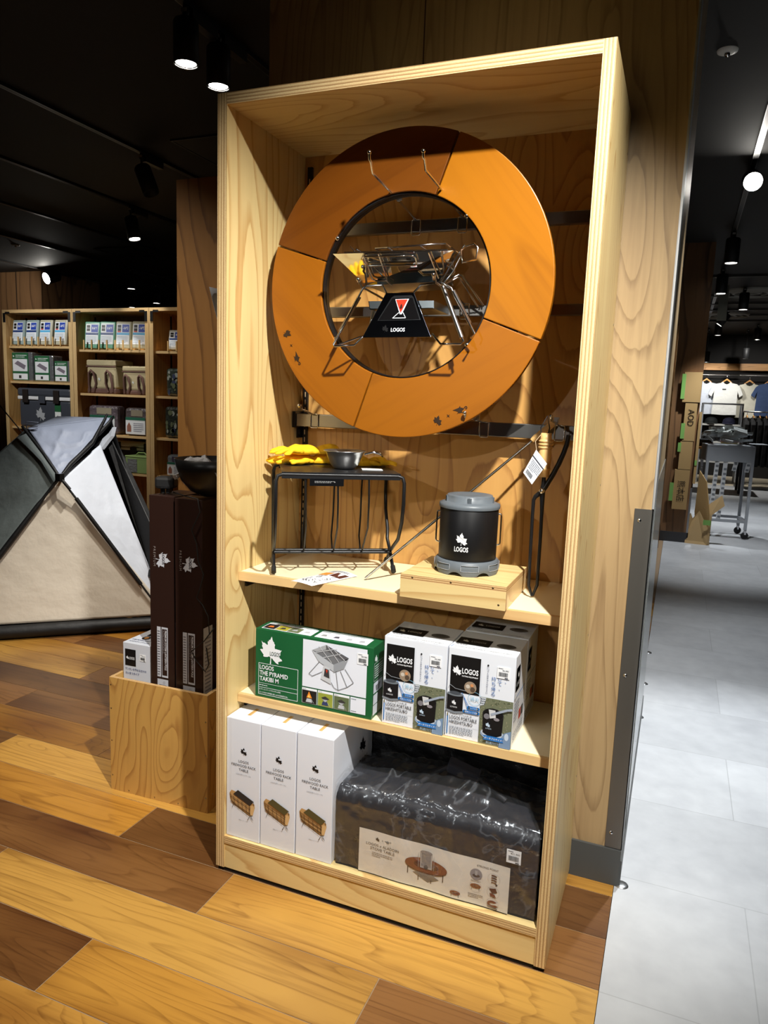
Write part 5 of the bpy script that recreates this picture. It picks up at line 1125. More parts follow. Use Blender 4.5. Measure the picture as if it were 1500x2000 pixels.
# ------------------------------------------------------------------ tent
tn = thing('tent', 'grey and beige display tent with black crossed poles standing at left on the floor', 'tent', (-2.0, 1.5, 0))
TNI = Matrix.Translation((2.0, -1.5, 0))
def cloth(name, pts, m, n=26, wr=.012, sag=0.0, seed=0, label=None, nrm=None, crump=1.0):
    """triangle or quad of fabric with folds"""
    P = [Vector(q) for q in pts]
    if len(P) == 3: P = P + [P[2]]
    nn = nrm or (P[1]-P[0]).cross(P[3]-P[0] if (P[3]-P[0]).length > 1e-6 else P[2]-P[0]).normalized()
    if nn.y > 0: nn = -nn
    def fn(u, v):
        a = P[0].lerp(P[1], u); c = P[3].lerp(P[2], u); q = a.lerp(c, v); e = min(1, 5*min(u, 1-u, v, 1-v))
        k = noise.noise(Vector((q.x*5+seed, q.y*5, q.z*5)))
        r = 1 - abs(noise.noise(Vector((q.x*11+seed, q.z*8, q.y*11))))*2
        return q + nn*(wr*(k*.8 + crump*.7*max(0, r)**3*.9)*e - sag*4*u*(1-u)*4*v*(1-v)*.3)
    b = MB().grid(fn, n, n)
    o = b.build(name, m, tn, solid=.0008); o.matrix_parent_inverse = TNI
    if label: o['label'] = label
    return o
def fab(name, c, **k): return mat(c, k.pop('rough', .55), bump=(11, .5, .012), name=name)
F_LG, F_WH, F_BG, F_DG, F_BK = fab('light_grey_nylon', (150, 158, 178)), fab('white_nylon', (214, 220, 232)), fab('beige_nylon', (216, 206, 190)), fab('dark_green_grey_nylon', (104, 112, 112)), fab('black_nylon_tent', (16, 16, 18))
HUB = Vector((-1.9320, 1.3600, 0.8370)); TRR = Vector((-1.9840, 1.8000, 1.1380)); TLL = Vector((-2.2590, 1.4600, 1.0720))
BRR = Vector((-1.4460, 1.6390, 0.0300)); BLL = Vector((-2.2970, 0.8910, 0.0300))
cloth('roof_panel', [TLL, TRR, HUB + Vector((0, 0, .01))], F_LG, 30, .024, seed=3, label='light grey crinkled roof panel')
WR1 = Vector((-1.9740, 1.7000, 0.9880)); WR2 = Vector((-1.5840, 1.6200, 0.3640)); WR3 = Vector((-1.6000, 1.5800, 0.2830))
cloth('right_panel', [HUB, WR1, WR2, BRR], F_WH, 34, .012, seed=9, label='white side panel', crump=.5)
cloth('front_panel', [HUB - Vector((0, 0, .02)), BRR + Vector((0, 0, .05)), BLL + Vector((0, 0, .05))][0:1] + [HUB - Vector((0, 0, .02)), BRR + Vector((0, 0, .05)), BLL + Vector((0, 0, .05))], F_BG, 60, .022, seed=1, label='beige front panel', crump=1.2)
TL2 = TLL + Vector((-.02, .0, -.01))
cloth('left_panel', [TL2, HUB - Vector((.01, 0, 0)), BLL + Vector((-.02, .03, .03)), Vector((-3.35, 1.0, .02))], F_DG, 30, .02, seed=5, label='dark grey green side panel', crump=.3)
# far side so that the tent is a closed body
BK1, BK2 = Vector((-2.45, 2.70, .02)), Vector((-3.55, 1.75, .02)); TB = Vector((-2.6, 2.0, 1.12))
cloth('rear_panel', [TRR, TB, BK1, BRR], F_BK, 12, .01); cloth('rear_panel', [TB, BK2, BK1], F_DG, 10, .01); cloth('rear_panel', [TLL, TB, BK2, Vector((-3.35, 1.0, .02))], F_DG, 10, .01); cloth('roof_rear_panel', [TLL, TRR, TB], F_LG, 10, .012)
fl = [(-2.0060, 1.7800, 1.0010), (-1.9830, 1.8000, 1.0130), (-1.6160, 1.6800, 0.5760), (-1.5260, 1.6000, 0.2820), (-1.6270, 1.6200, 0.2830), (-1.6040, 1.6400, 0.3570)]
b = MB().prism([Vector(q) for q in fl], (0, 0, 0), (.01, .03, 0)); o = b.build('black_flap', F_BK, tn, bevel=.004); o.matrix_parent_inverse = TNI; o['label'] = 'black open door flap'
b = MB().prism([Vector(q) for q in ((-2.0420, 1.7200, 0.9720), (-1.9680, 1.7600, 1.0510), (-1.9460, 1.7700, 1.0870), (-1.9530, 1.7600, 1.0340), (-1.9930, 1.7200, 0.9570))], (0, 0, 0), (.01, .02, 0)); o = b.build('white_tab', F_WH, tn); o.matrix_parent_inverse = TNI
def tpart(b, name, m): o = b.build(name, m, tn); o.matrix_parent_inverse = TNI; return o
HO = HUB + Vector((.035, -.035, 0))
tpart(MB().tube([TLL + Vector((-.005, -.03, .01)), (-2.0660, 1.3800, 0.9500), HO, (-1.8540, 1.3500, 0.7740)], .008, 8), 'pole_sleeve', F_BK)
def edge(a, b_, t, o_=.022): return a.lerp(b_, t) + Vector((o_*.7, -o_*.7, .0))
tpart(MB().tube([HO] + [edge(HUB, BRR, t) for t in (.2, .4, .6, .8, 1)], .0055, 8), 'tent_pole', BLACK_P)
tpart(MB().tube([edge(HUB, BRR, t) for t in (.14, .3, .5, .72)], .011, 8), 'pole_sleeve', F_BK)
tpart(MB().tube([TRR + Vector((.0, -.03, .02)), (-1.9380, 1.6000, 1.0000), (-1.9160, 1.4200, 0.8990), HO], [.006, .012, .012, .006], 8), 'pole_sleeve', F_BK)
tpart(MB().tube([(-1.9640, 1.8000, 1.1500), (-1.9940, 1.7900, 1.1080), (-1.9570, 1.6600, 1.0430)], [.004, .016, .012], 8), 'pole_sleeve', F_BK)
tpart(MB().tube([HO] + [edge(HUB, BLL, t) for t in (.12, .18, .4, .6, .8, 1)], [.006, .006, .012, .015, .015, .014, .012], 8), 'pole_sleeve', F_BK)
tpart(MB().box(-.016, -.016, -.02, .016, .016, .02), 'pole_hub', STEEL_R).location = (0, 0, 0)
bpy.data.objects['pole_hub'].matrix_parent_inverse = Matrix(); bpy.data.objects['pole_hub'].location = HO - Vector((2.0*-1, 1.5, 0)) - Vector((0, 0, 0))
bpy.data.objects['pole_hub'].location = HO - Vector((-2.0, 1.5, 0))
tpart(MB().tube([BLL + Vector((-.1, -.1, .005)), BLL.lerp(BRR, .3) + Vector((0, -.01, .01)), (BLL + BRR)/2 + Vector((0, -.01, .012)), BRR + Vector((.0, -.0, .008))], .036, 10), 'ground_skirt', F_BK)
tpart(MB().box(0, 0, 0, .01, .01, .01), 'x', F_BK); bpy.data.objects.remove(bpy.data.objects['x'])
for k in range(7):
    z = Vector((-2.2590, 1.4600, 1.0670)) + Vector((-.012 - .006*k, .005*k, .012 - .012*k)); tpart(MB().tube([z, z + Vector((.03, -.02, .03 - .004*k)), z + Vector((.09, .0, .028))], .0022, 5), 'mesh_rib', F_LG)
tag(MB().tube([(-2.6180, 1.5000, 1.3470), (-2.5080, 1.5000, 1.1870), (-2.2990, 1.4800, 1.0220)], .0035, 6).build('guy_rope', mat((30, 22, 18), .7, name='rope_dark')), 'thin dark guy rope running from the tent top out to the left', 'rope')

# ------------------------------------------------------------------ shelving bays far left
def bay(x0, w, zs, label, open_right=False):
    t = thing('shelving_bay', label, 'shelf unit', (x0, 3.9, 0), group=None)
    hh = 2.045
    panel('side_panel', 0, 0, 0, .045, .40, hh, 'X', PLY_FAR, t); panel('side_panel', w-.045, 0, 0, w, .40, hh, 'X', PLY_FAR, t)
    panel('top_panel', .045, 0, hh-.03, w-.045, .40, hh, 'Z', PLY_FAR, t); panel('back_panel', .045, .385, 0, w-.045, .40, hh-.03, 'Y', PLY_FARB, t); 
    for z in zs + (.08,): panel('shelf', .045, .03, z-.022, w-.045, .385, z, 'Z', PLY_FAR, t)
    for x, s in ((.045, 1), (w-.045, -1)):
        b = MB(); b.box(min(x, x+s*.06), -.004, hh-.04, max(x, x+s*.06), .0, hh-.02).box(min(x-s*.03, x), -.004, hh-.12, max(x-s*.03, x), 0, hh-.03); b.build('corner_bracket', STEEL_R, t)
        MB().box(x if s > 0 else x-.006, .24, .3, x+.006 if s > 0 else x, .256, hh-.05).build('slotted_upright', BLACK_M, t)
    return t
PLY_FAR = wood('plywood_shelving', (214, 170, 106), (160, 110, 58), 'Z', 3.2, 7, .6, .6, .5, .12); PLY_FARB = wood('plywood_shelving_back', (150, 104, 60), (104, 68, 36), 'Z', 3, 7, .7, .5, .5, .12)
bay(-5.255, .90, (1.700, 1.355, .905, .50), 'left plywood shelving bay behind the tent, with ice packs and grey cooler box')
bay(-4.352, .90, (1.672, 1.262, .880, .528), 'middle plywood shelving bay in the distance with ice packs and two beige bags')
bay(-3.449, .90, (1.665, 1.262, .880, .528), 'right plywood shelving bay in the distance partly hidden by the plywood unit')
FRT = 3.95
def icepack(x, z, w, h, c, kind, label, grp, lean=0.0):
    t = thing('ice_pack', label, 'ice pack', (x, FRT, z+.013), 0, grp)
    bd = MB().box(0, 0, 0, w, .10, h).build('pack_body', mat(c, .2, 0, trans=.25, name='frosted_gel'), t, bevel=.012)
    bd.rotation_euler = (-.12, 0, lean)
    p = Print((0, 0, 0), (1, 0, 0), (0, 0, 1), eps=.001)
    p.rect(w*.08, h*.16, w*.78, h*.74, (236, 240, 246)); p.rect(w*.10, h*.62, w*.28, h*.24, (236, 240, 246), 1); p.rect(w*.14, h*.76, w*.20, h*.10, (24, 22, 24), 2); p.rect(w*.14, h*.64, w*.20, h*.10, (24, 22, 24), 2)
    p.rect(w*.42, h*.60, w*.42, h*.28, (40, 70, 170), 1); p.text('-16℃' if kind else '氷点下', w*.63, h*.70, h*.10, (236, 240, 246), 2, align='c', w=w*.32, bold=.03)
    p.rect(w*.08, h*.50, w*.78, h*.08, (90, 176, 226) if kind else (30, 60, 120), 1); p.greek(w*.12, h*.2, w*.66, h*.26, 5, (150, 170, 190))
    if kind: p.rect(w*.14, h*.60, w*.20, h*.035, (220, 60, 50), 2)
    p.build('pack_label', bd)
    for xx in (w*.12, w*.70):
        MB().box(xx, -.02, -.012, xx+.012, .09, 0).box(xx, -.03, -.012, xx+.012, -.018, .075).build('wooden_stand', mat((214, 176, 116), .5, name='stand_wood'), t)
    return t
desc = ['first', 'second', 'third', 'fourth']
for i, x in enumerate((-5.200, -5.020, -4.840, -4.650)):
    icepack(x, 1.700, .165, .245, (170, 190, 190) if i < 2 else (206, 204, 184), i > 1, desc[i] + ' ice pack from the left on the top shelf of the left bay', 'ice packs in the left bay', .0)
for i, x in enumerate((-4.262, -4.080, -3.890, -3.700)):
    icepack(x, 1.672, .160, .255, (120, 186, 160) if i < 2 else (200, 196, 168), i > 1, desc[i] + ' ice pack from the left on the top shelf of the middle bay', 'ice packs in the middle bay', .25)
icepack(-3.285, 1.665, .16, .18, (214, 214, 206), 0, 'small ice pack on the top shelf of the right bay', None, .1)
def matpack(x, w, h, label):
    t = thing('packaged_mat', label, 'packaged mat', (x, FRT, 1.356), .0, 'silver packaged mats')
    MB().box(0, 0, 0, w, .13, h).build('silver_pack', mat((190, 194, 200), .22, .8, bump=(30, .6, .01), name='silver_foil'), t, bevel=.01)
    p = Print((0, -.002, 0), (1, 0, 0), (0, 0, 1), eps=.001); p.rect(.005, .01, w*.80, h*.94, (40, 96, 60)); p.rect(w*.05, h*.34, w*.72, h*.42, (222, 224, 230), 1); p.poly([(w*.14, h*.60), (w*.30, h*.70), (w*.70, h*.54), (w*.62, h*.40)], (120, 112, 124), 2)
    p.rect(w*.05, h*.06, w*.72, h*.20, (232, 234, 238), 1); p.rect(w*.34, h*.10, w*.12, h*.10, (60, 60, 60), 2); p.leaf(w*.10, h*.86, h*.08, (236, 238, 240), 1); p.greek(w*.2, h*.80, w*.55, h*.12, 2, (220, 226, 224)); p.build('pack_label', t)
matpack(-5.200, .27, .285, 'largest green labelled silver mat pack on the second shelf of the left bay'); matpack(-4.900, .24, .255, 'middle sized green labelled silver mat pack in the left bay'); matpack(-4.640, .20, .205, 'smallest green labelled silver mat pack in the left bay')
def coolbox(x, y, z, w, d, h, c, label, logo=True):
    t = thing('cooler_box', label, 'cooler', (x, y, z))
    m = mat(c, .5, name='cooler_plastic')
    MB().box(.015, .01, 0, w-.015, d-.01, h*.70).build('cooler_body', m, t, bevel=.02); MB().box(.005, 0, h*.70, w-.005, d, h*.79).build('white_band', mat((224, 226, 230), .4, name='cooler_white'), t, bevel=.006)
    MB().box(0, 0, h*.79, w, d, h).build('cooler_lid', m if logo else mat((214, 216, 218), .4, name='cooler_lid_white'), t, bevel=.02)
    for xx in (w*.12, w*.70): MB().box(xx, -.014, h*.62, xx+w*.10, .004, h*.96).build('lid_latch', mat((40, 34, 32), .4, name='latch_brown'), t, bevel=.004)
    MB().box(w*.42, -.010, h*.62, w*.54, .002, h*.80).build('centre_catch', m, t)
    p = Print((0, .0085, 0), (1, 0, 0), (0, 0, 1), eps=.0012)
    if logo: p.leaf(w*.43, h*.36, h*.40, (170, 174, 180))
    if logo: p.build('leaf_emblem', t); p = Print((0, .0085, 0), (1, 0, 0), (0, 0, 1), eps=.0012)
    p.rect(w*.70, h*.08, w*.11, h*.52, (232, 236, 236)); p.rect(w*.70, h*.42, w*.11, h*.18, (40, 96, 60), 1); p.text('6', w*.75, h*.26, h*.07, (60, 70, 80), 2, align='c'); p.greek(w*.715, h*.1, w*.08, h*.1, 3)
    p.build('cooler_label', t)
coolbox(-5.150, FRT, .906, .70, .30, .385, (62, 66, 76), 'dark grey cooler box with white band and silver leaf in the left bay')
coolbox(-5.13, FRT, .501, .62, .30, .33, (40, 42, 48), 'black cooler box in shadow under the grey cooler box', False)
coolbox(-4.11, FRT+.155, .529, .60, .17, .285, (54, 58, 68), 'low grey cooler box with white lid behind the tent top in the middle bay', False)
def coolbag(x, w, h, label):
    z0 = 1.263; t = thing('cooler_bag', label, 'bag', (x, FRT, z0), group='beige cooler bags')
    BE, BR2 = mat((176, 164, 130), .8, bump=(60, .4, .004), name='beige_canvas'), mat((98, 70, 62), .8, name='brown_canvas')
    MB().box(0, 0, h*.14, w, .24, h*.82).build('bag_body', BE, t, bevel=.02); MB().box(.002, -.002, 0, w-.002, .242, h*.16).build('bag_base', BR2, t, bevel=.012)
    MB().box(-.003, -.003, h*.82, w+.003, .243, h).build('bag_lid', BE, t, bevel=.012)
    MB().box(-.004, -.005, h*.79, w+.004, .0, h*.825).build('zip', BR2, t)
    b = MB()
    for s in (-1, 1):
        cx_ = w*.5 + s*w*.27
        b2 = [(cx_ - s*w*.02, -.004, h*.04), (cx_ - s*w*.10, -.006, h*.30), (cx_ - s*w*.06, -.022, h*.60), (cx_ + s*w*.01, -.028, h*.68), (cx_ + s*w*.09, -.022, h*.60), (cx_ + s*w*.13, -.008, h*.30), (cx_ + s*w*.12, -.004, h*.05)]
        MB().tube(b2, .014, 4).build('strap', BR2, t)
    p = Print((0, -.003, 0), (1, 0, 0), (0, 0, 1), eps=.001); p.leaf(w*.44, h*.44, h*.12, (206, 212, 206)); p.build('leaf_mark', t)
coolbag(-4.235, .35, .315, 'larger beige and brown cooler bag on the second shelf of the middle bay'); coolbag(-3.805, .285, .262, 'smaller beige and brown cooler bag on the second shelf of the middle bay')
def wrapped(x, z, w, h, label, c1, c2, camo=False):
    t = thing('packed_bag', label, 'packaged bag', (x, FRT, z+.001), .0)
    MB().box(0, 0, 0, w, .12, h).build('bag_body', mat(c1, .35, bump=(22, .9, .015), coat=.6, name='wrapped_cloth'), t, bevel=.03)
    p = Print((0, -.002, 0), (1, 0, 0), (0, 0, 1), eps=.0015)
    if camo:
        r = random.Random(int(z*100))
        for k in range(26): p.circ(r.uniform(.03, w-.03), r.uniform(.03, h-.04), r.uniform(.010, .026), r.choice(((60, 68, 96), (150, 156, 150), (36, 42, 40), (96, 104, 80))), k % 4, ry=r.uniform(.010, .03), n=7)
    else:
        p.rect(w*.06, h*.06, w*.84, h*.60, (222, 226, 230)); p.rect(w*.06, h*.56, w*.84, h*.10, (40, 96, 76), 1); p.poly([(w*.12, h*.14), (w*.12, h*.34), (w*.21, h*.48), (w*.30, h*.34), (w*.30, h*.14)], (150, 100, 84), 1); p.greek(w*.40, h*.14, w*.44, h*.34, 5, (130, 130, 146)); p.rect(w*.3, h*.70, w*.5, h*.22, c2)
    p.build('pack_label', t)
wrapped(-4.23, .880, .36, .270, 'packed mauve bag with picture label on the third shelf, partly behind the tent', (96, 86, 92), (150, 142, 122)); wrapped(-3.79, .880, .27, .262, 'packed grey bag with picture label next to the mauve one', (80, 72, 74), (130, 122, 106))
wrapped(-3.31, 1.262, .22, .255, 'packed camouflage bag on the second shelf of the right bay', (52, 60, 54), (0, 0, 0), True); wrapped(-3.33, .880, .25, .29, 'larger packed camouflage bag on the third shelf of the right bay', (46, 52, 46), (0, 0, 0), True)
wrapped(-3.31, .528, .22, .20, 'shiny wrapped item on the low shelf of the right bay', (110, 118, 124), (70, 60, 80))
gt = thing('green_cool_bag', 'small light green cool bag with silver front on the low shelf of the middle bay', 'bag', (-3.772, FRT-.02, .529))
MB().box(0, 0, 0, .26, .17, .150).build('bag_body', mat((126, 150, 90), .7, name='lime_fabric'), gt, bevel=.008); MB().box(.03, -.003, .01, .14, .0, .135).build('silver_front', mat((190, 194, 196), .25, .7, bump=(40, .8, .01), name='silver_foil_front'), gt)
MB().box(-.003, -.003, .150, .263, .173, .165).build('bag_lid', mat((126, 150, 90), .7, name='lime_fabric'), gt, bevel=.004); MB().tube([(.06, .08, .165), (.09, .08, .19), (.16, .08, .192), (.20, .08, .165)], .007, 6).build('bag_handle', mat((126, 150, 90), .7, name='lime_fabric'), gt)
MB().box(.262, .01, .012, .264, .16, .14).build('side_label', mat((120, 84, 60), .6, name='side_brown'), gt)

# ================================================================== RIGHT: AISLE AND CLOTHING CORNER
au = thing('aisle_shelf_unit', 'plywood shelf unit facing the aisle behind the column, seen edge on', 'shelf unit', (.45, 1.75, 0))
panel('side_panel', 0, 4.03, 0, .535, 4.06, 2.07, 'Y', PLY_DARK, au); panel('side_panel', 0, 0, 0, .50, .03, 2.07, 'Y', PLY_DARK, au); panel('back_panel', 0, .03, 0, .02, 4.03, 2.07, 'X', PLY_DARK, au)
for z in (.12, .65, 1.2, 1.7, 2.07): panel('shelf', .02, .03, z-.024, .49, 4.03, z, 'Z', PLY_DARK, au)
r = random.Random(3)
for z, n in ((.12, 9), (.65, 9), (1.2, 9)):
    for k in range(6, n):
        hh = r.uniform(.26, .42); t = MB().box(0, 0, 0, .42, .40, hh).build('dark_package', mat(r.choice(((24, 22, 24), (34, 30, 34), (20, 24, 26))), .35, bump=(18, .6, .01), name='dark_pack'), None, (.50, 1.82 + k*.435, z+.001), bevel=.015)
        tag(t, 'dark wrapped package on the %s shelf of the aisle unit, %s' % ({.12: 'bottom', .65: 'middle', 1.2: 'upper'}[z], {6: 'third from its far end', 7: 'second from its far end', 8: 'at its far end'}[k]), 'package', 'dark packages on the aisle unit')
# cardboard sheets taped to the far column
def board(x0, z0, x1, z1, label, text=None, tape=(), dy=0.0, sk=0.0):
    t = thing('cardboard_sheet', label, 'cardboard', (x0, 6.235-dy, z0))
    w_, h_ = x1-x0, z1-z0
    MB().prism([(0, 0, 0), (w_-sk, 0, 0), (w_, 0, h_), (sk, 0, h_)], (0, -.03, 0), (0, .012, 0)).build('cardboard_body', KRAFT, t)
    if text:
        p = Print((0, -.03, 0), (1, 0, 0), (0, 0, 1), eps=.0015); p.text(text[0], w_*text[1], h_*text[2], text[3], (40, 32, 24), 1, rot=-PI/2, w=text[4]); p.build('hand_writing', t)
    for a, b_, c, d in tape: MB().box(a, -.034, b_, a+c, -.028, b_+d).build('green_tape', mat((128, 178, 92), .6, name='masking_tape'), t)
board(1.072, 1.390, 1.232, 1.678, 'dark brown cardboard sheet at the top of the far column', tape=((-.02, .03, .035, .24),))
board(1.104, 1.015, 1.214, 1.380, 'cardboard sheet marked AOD on the far column', ('AOD', .30, .84, .055, .16), tape=((-.02, .02, .035, .15),))
board(1.092, .735, 1.206, 1.008, 'blank cardboard sheet under the AOD sheet', tape=((-.02, .17, .03, .09),))
board(1.068, .335, 1.205, .730, 'lowest cardboard sheet with Japanese handwriting on the far column', ('熊本店', .25, .72, .075, .20), tape=((-.035, .08, .035, .18),))
board(1.238, .60, 1.262, 1.30, 'narrow cardboard strip on the right edge of the far column', tape=((.0, .18, .02, .05),), dy=.0)
ob = thing('open_carton', 'torn open cardboard carton standing on the pale floor by the far column', 'box', (1.35, 6.25, 0), .0)
K2 = mat((184, 154, 108), .7, name='brown_cardboard_light')
def flap(name, pts, m=KRAFT):
    P = [Vector(q) for q in pts]; n = (P[1]-P[0]).cross(P[2]-P[0]).normalized(); return MB().prism(P, -n*.004, n*.004).build(name, m, ob)
flap('carton_side', [(-.02, .1, .0), (.075, 0, .0), (.075, 0, .30), (.02, .05, .62), (-.05, .12, .72), (-.06, .14, .30)]); flap('carton_front', [(-.13, -.02, 0), (.072, -.04, 0), (.072, -.02, .16), (-.02, .02, .33), (-.12, .06, .18)], K2)
flap('carton_flap', [(.075, 0, .28), (.20, .0, .40), (.17, .02, .50), (.02, .05, .36)], K2); flap('carton_edge', [(.072, -.04, 0), (.092, -.02, 0), (.092, -.02, .30), (.072, -.02, .30)], K2)
flap('carton_flap', [(-.16, .0, .05), (-.10, .03, .30), (-.05, .06, .18)], K2)
MB().box(.02, -.048, .20, .09, -.043, .25).build('green_tape', mat((128, 178, 92), .6, name='masking_tape'), ob)
# trolley
tr = thing('trolley', 'grey metal trolley on castors heaped with patterned straps in the aisle', 'trolley', (1.36, 6.75, 0), .12)
GM = mat((172, 176, 182), .4, .3, name='grey_enamel')
for x in (0.0, .43):
    for y in (0, .36):
        MB().box(x, y, .10, x+.028, y+.028, .96).build('leg', GM, tr)
        MB().lathe([(.0001, -.012), (.034, -.012), (.038, -.006), (.038, .006), (.034, .012), (.0001, .012)], 20).build('castor_wheel', BLACK_P, tr, (x+.014, y+.014, .039), (PI/2, 0, .6*x))
        MB().box(x+.002, y, .05, x+.026, y+.004, .10).box(x+.002, y+.024, .05, x+.026, y+.028, .10).box(x, y, .088, x+.028, y+.028, .102).build('castor_fork', CHROME, tr)
MB().box(.028, .004, .80, .43, .010, .97).box(.028, .378, .80, .43, .384, .97).box(-.002, .028, .80, .004, .36, .97).box(.452, .028, .80, .458, .36, .97).build('side_plate', GM, tr)
MB().box(0, 0, .955, .458, .388, .965).build('tray', GM, tr); MB().box(.028, .0, .17, .43, .028, .198).box(.028, .36, .17, .43, .388, .198).box(0, .028, .17, .028, .36, .198).box(.43, .028, .17, .458, .36, .198).build('lower_frame', GM, tr)
MB().box(.44, .05, .985, .60, .35, .990).build('fold_out_leaf', GM, tr, rot=None)
hp = thing('strap_heap', 'heap of grey patterned garment straps lying on the trolley', 'straps', (1.36, 6.75, .967), .12, kind='stuff')
b = MB(); r = random.Random(6)
for k in range(26):
    x, y, z = r.uniform(.02, .42), r.uniform(.03, .33), r.uniform(.01, .17); a = r.uniform(0, PI); L = r.uniform(.1, .2)
    b.obox((x, y, z*(1-abs(x-.22)*1.9)+.036), (math.cos(a)*L*.5, math.sin(a)*L*.5, r.uniform(-.02, .02)), (-math.sin(a)*.022, math.cos(a)*.022, r.uniform(-.02, .02)), (0, 0, .012))
STR = mat((178, 182, 180), .6, bump=(60, .9, .01), name='strap_grey')
b.build('strap_pile', STR, hp).data.materials.append(STR)
for i, (x, l) in enumerate(((.07, .62), (.15, .60), (.25, .09), (.37, .10))):
    t = thing('hanging_strap', ['leftmost patterned strap hanging below the trolley tray', 'second patterned strap hanging below the trolley tray', 'short third strap end under the trolley tray', 'short fourth strap end under the trolley tray'][i], 'strap', (1.36 + x, 6.745 + .12*x, .80-l))
    MB().prism([(0, 0, 0), (.042, 0, 0), (.058, 0, l), (.016, 0, l)], (0, .02, 0), (0, .024, 0)).build('strap_band', mat((196, 198, 200), .6, name='strap_light'), t)
    for k in range(max(2, int(l/.05))): MB().box(.012+.016*k*.05/l, .018, .012+k*.05, .040+.016*k*.05/l, .0205, .034+k*.05).build('pocket', mat((110, 114, 120), .6, name='strap_dark'), t)
# clothing corner: shirts on hangers
HW = mat((206, 146, 76), .5, name='hanger_wood')
def shirt(x, y, z, w, h, c, label, sleeves=True, c2=None, mark=None, hang=True):
    t = thing('t_shirt', label, 'shirt', (x, y, z), group='shirts hung along the back wall')
    s = w/2
    out = [(.07, 0), (.09, -.03), (s*.75, -.05)] + ([(s, -.10), (s*1.28, -.26), (s*1.02, -.31), (s*.86, -.20)] if sleeves else [(s*.84, -.08), (s*.80, -.20)]) + [(s*.88, -h*.6), (s*.92, -h)]
    pts = out + [(0, -h-.01)] + [(-a, b_) for a, b_ in out[::-1]] + [(0, -.055)]
    pts = pts[:-1] + [(-.045, -.045), (0, -.062), (.045, -.045)]
    m = mat(c, .8, bump=(9, .5, .03), name='jersey')
    MB().prism([(a, 0, b_) for a, b_ in pts], (0, -.03, 0), (0, .03, 0)).build('shirt_body', m, t, bevel=.008)
    MB().tube([(-.075, -.032, -.004), (-.045, -.034, -.047), (0, -.034, -.064), (.045, -.034, -.047), (.075, -.032, -.004)], .006, 6).build('collar', mat(c2 or c, .8, name='rib'), t)
    if c2 and not sleeves:
        for q in (-1, 1): MB().prism([(q*s*.82, 0, -.06), (q*s*1.12, 0, -.24), (q*s*.84, 0, -.28)], (0, -.02, 0), (0, .02, 0)).build('sleeve', mat(c2, .8, name='jersey'), t)
    if mark: MB().box(-.07, -.034, -.17, .0, -.031, -.145).build('chest_mark', mat(mark, .7, name='mark'), t)
    if hang:
        hg = MB().prism([(0, 0, .06), (.10, 0, -.02), (.09, 0, -.035), (0, 0, .025), (-.09, 0, -.035), (-.10, 0, -.02)], (0, -.012, 0), (0, .012, 0)); hg.build('wooden_hanger', HW, t)
        MB().tube([(0, 0, .05), (0, 0, .11), (.02, 0, .135), (.03, 0, .115)], .004, 6).build('hanger_hook', CHROME, t)
YW = 14.85
shirt(1.49, YW, 1.935, .48, .66, (196, 202, 214), 'pale blue white shirt hung leftmost on the back wall'); shirt(1.86, YW-.10, 1.93, .50, .66, (214, 214, 210), 'white shirt with small dark chest mark on the back wall', mark=(40, 40, 44))
shirt(2.28, YW, 1.92, .46, .70, (204, 200, 184), 'cream shirt with dark sleeves on the back wall', False, (60, 62, 44)); shirt(2.64, YW-.10, 1.93, .50, .66, (64, 84, 124), 'dark blue shirt at the right edge on the back wall')
tag(MB().tube([(1.2, YW, 2.06), (3.4, YW, 2.06)], .012, 8).build('hanging_rail', STEEL_D), 'long metal rail holding the shirts on the back wall', 'rail')
for k in range(5): pass
gr = thing('display_rack', 'grey metal display rack with caps standing in front of the hung shirts', 'rack', (1.42, 13.2, 0))
for x in (0, .66):
    for y in (0, .5): MB().box(x, y, 0, x+.03, y+.03, 1.48).build('rack_post', GM, gr)
MB().box(.03, 0, 1.45, .66, .03, 1.48).build('top_bar', GM, gr)
for z in (1.10, .78, .42): MB().box(.03, .0, z-.03, .66, .5, z).build('rack_shelf', mat((214, 214, 210), .5, name='rack_white'), gr)
for i, (x, z, c, l) in enumerate(((1.60, 1.10, (26, 30, 30), 'black cap on the top shelf of the display rack'), (1.90, 1.10, (34, 34, 60), 'navy cap on the top shelf of the display rack'), (1.60, .78, (22, 22, 24), 'black cap on the middle shelf of the display rack'), (1.86, .78, (40, 42, 50), 'charcoal cap on the middle shelf of the display rack'))):
    t = thing('cap', l, 'cap', (x, 13.38, z+.002)); mm = mat(c, .8, name='cap_cloth')
    MB().lathe([(.11, 0), (.112, .03), (.10, .08), (.06, .115), (.0001, .125)], 20).build('crown', mm, t); MB().obox((-.03, -.14, .012), (.08, -.02, 0), (0, .06, .004), (0, 0, .004)).build('brim', mm, t, bevel=.003)
cr_ = thing('clothes_rail', 'clothes rail packed with black garments in the clothing corner at far right', 'clothes rail', (2.08, 12.7, 0))
MB().tube([(0, 0, .02), (0, 0, 1.32), (0, 0, 1.34), (1.3, 0, 1.34), (1.3, 0, .02)], .014, 8).build('rail_frame', CHROME, cr_); MB().box(-.02, -.25, .06, .02, .25, .09).box(1.28, -.25, .06, 1.32, .25, .09).box(-.02, -.25, 0, .02, -.22, .06).box(-.02, .22, 0, .02, .25, .06).box(1.28, -.25, 0, 1.32, -.22, .06).box(1.28, .22, 0, 1.32, .25, .06).build('rail_foot', CHROME, cr_)
r = random.Random(2); desc_g = ['first', 'second', 'third', 'fourth', 'fifth']
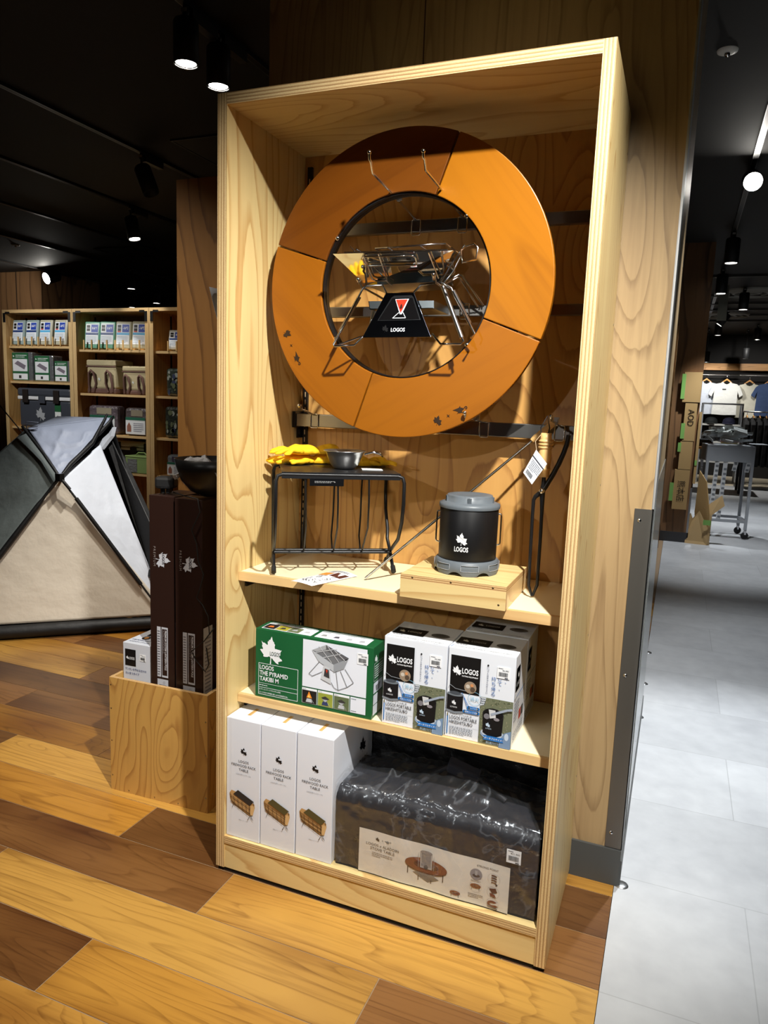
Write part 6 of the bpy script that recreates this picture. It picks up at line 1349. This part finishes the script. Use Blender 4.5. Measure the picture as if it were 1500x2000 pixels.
for k in range(5):
    c = r.choice(((16, 16, 18), (22, 22, 26), (20, 20, 20))); x = 2.14 + k*.10
    t = thing('hung_garment', desc_g[k] + ' black garment from the left on the far clothes rail', 'garment', (x, 12.7, 0), group='black garments on the clothes rail')
    MB().prism([(0, -.24, .40), (0, .24, .40), (0, .22, 1.12), (0, .10, 1.24), (0, -.10, 1.24), (0, -.22, 1.12)], (-.035, 0, 0), (.035, 0, 0)).build('garment_body', mat(c, .85, bump=(7, .6, .03), name='black_cloth'), t, bevel=.01)
    MB().tube([(0, -.16, 1.235), (0, 0, 1.28), (0, .16, 1.235)], .008, 6).build('hanger', HW, t); MB().tube([(0, 0, 1.28), (0, 0, 1.324)], .003, 6).build('hanger_hook', CHROME, t)
def heap(x, y, z, w, h, c, label, cat='clothes'):
    t = thing('folded_clothes', label, cat, (x, y, z)); r = random.Random(int(x*77))
    for k in range(int(h/.03)): MB().box(-w/2+r.uniform(-.01, .01), -.15, .001+k*.03, w/2+r.uniform(-.01, .01), .15, .028+k*.03).build('folded_piece', mat(tuple(min(255, int(v*r.uniform(.8, 1.15))) for v in c), .85, name='folded_cloth'), t, bevel=.01)
tb2 = thing('display_table', 'low timber display table with folded clothes in the clothing corner', 'table', (1.30, 11.6, 0))
MB().box(0, 0, .70, .8, .7, .74).build('table_top', wood('table_timber', (190, 130, 70), (140, 90, 46), 'X', 5, 6, .5, .3, .5, .1), tb2)
for x in (.02, .74):
    for y in (.02, .64): MB().box(x, y, 0, x+.04, y+.04, .70).build('leg', BLACK_M, tb2)
heap(1.48, 11.9, .74, .26, .13, (36, 36, 38), 'stack of black folded clothes on the display table'); heap(1.86, 11.9, .74, .26, .16, (176, 186, 190), 'stack of pale folded clothes on the display table')
ex = thing('exit_sign', 'small dark hanging sign with pale marks near the ceiling at the right edge', 'sign', (2.15, 9.6, 2.38), -.5)
MB().box(0, 0, 0, .30, .03, .26).build('sign_body', mat((28, 32, 34), .4, name='sign_dark'), ex); MB().tube([(.15, .015, .26), (.15, .015, .51)], .006, 6).build('hanging_rod', BLACK_M, ex)
p = Print((0, 0, 0), (1, 0, 0), (0, 0, 1), eps=.002); p.text('出口', .15, .10, .09, (130, 150, 156), 1, align='c'); p.build('sign_marks', ex)
ps = thing('ceiling_signboard', 'narrow pale panel hanging from the ceiling beside the far column', 'sign', (1.36, 8.05, 2.37))
MB().box(0, 0, 0, .10, .02, .40).build('panel_body', mat((120, 122, 112), .5, name='pale_panel'), ps); MB().tube([(.05, .01, .40), (.05, .01, .50)], .004, 6).build('hanging_rod', BLACK_M, ps)
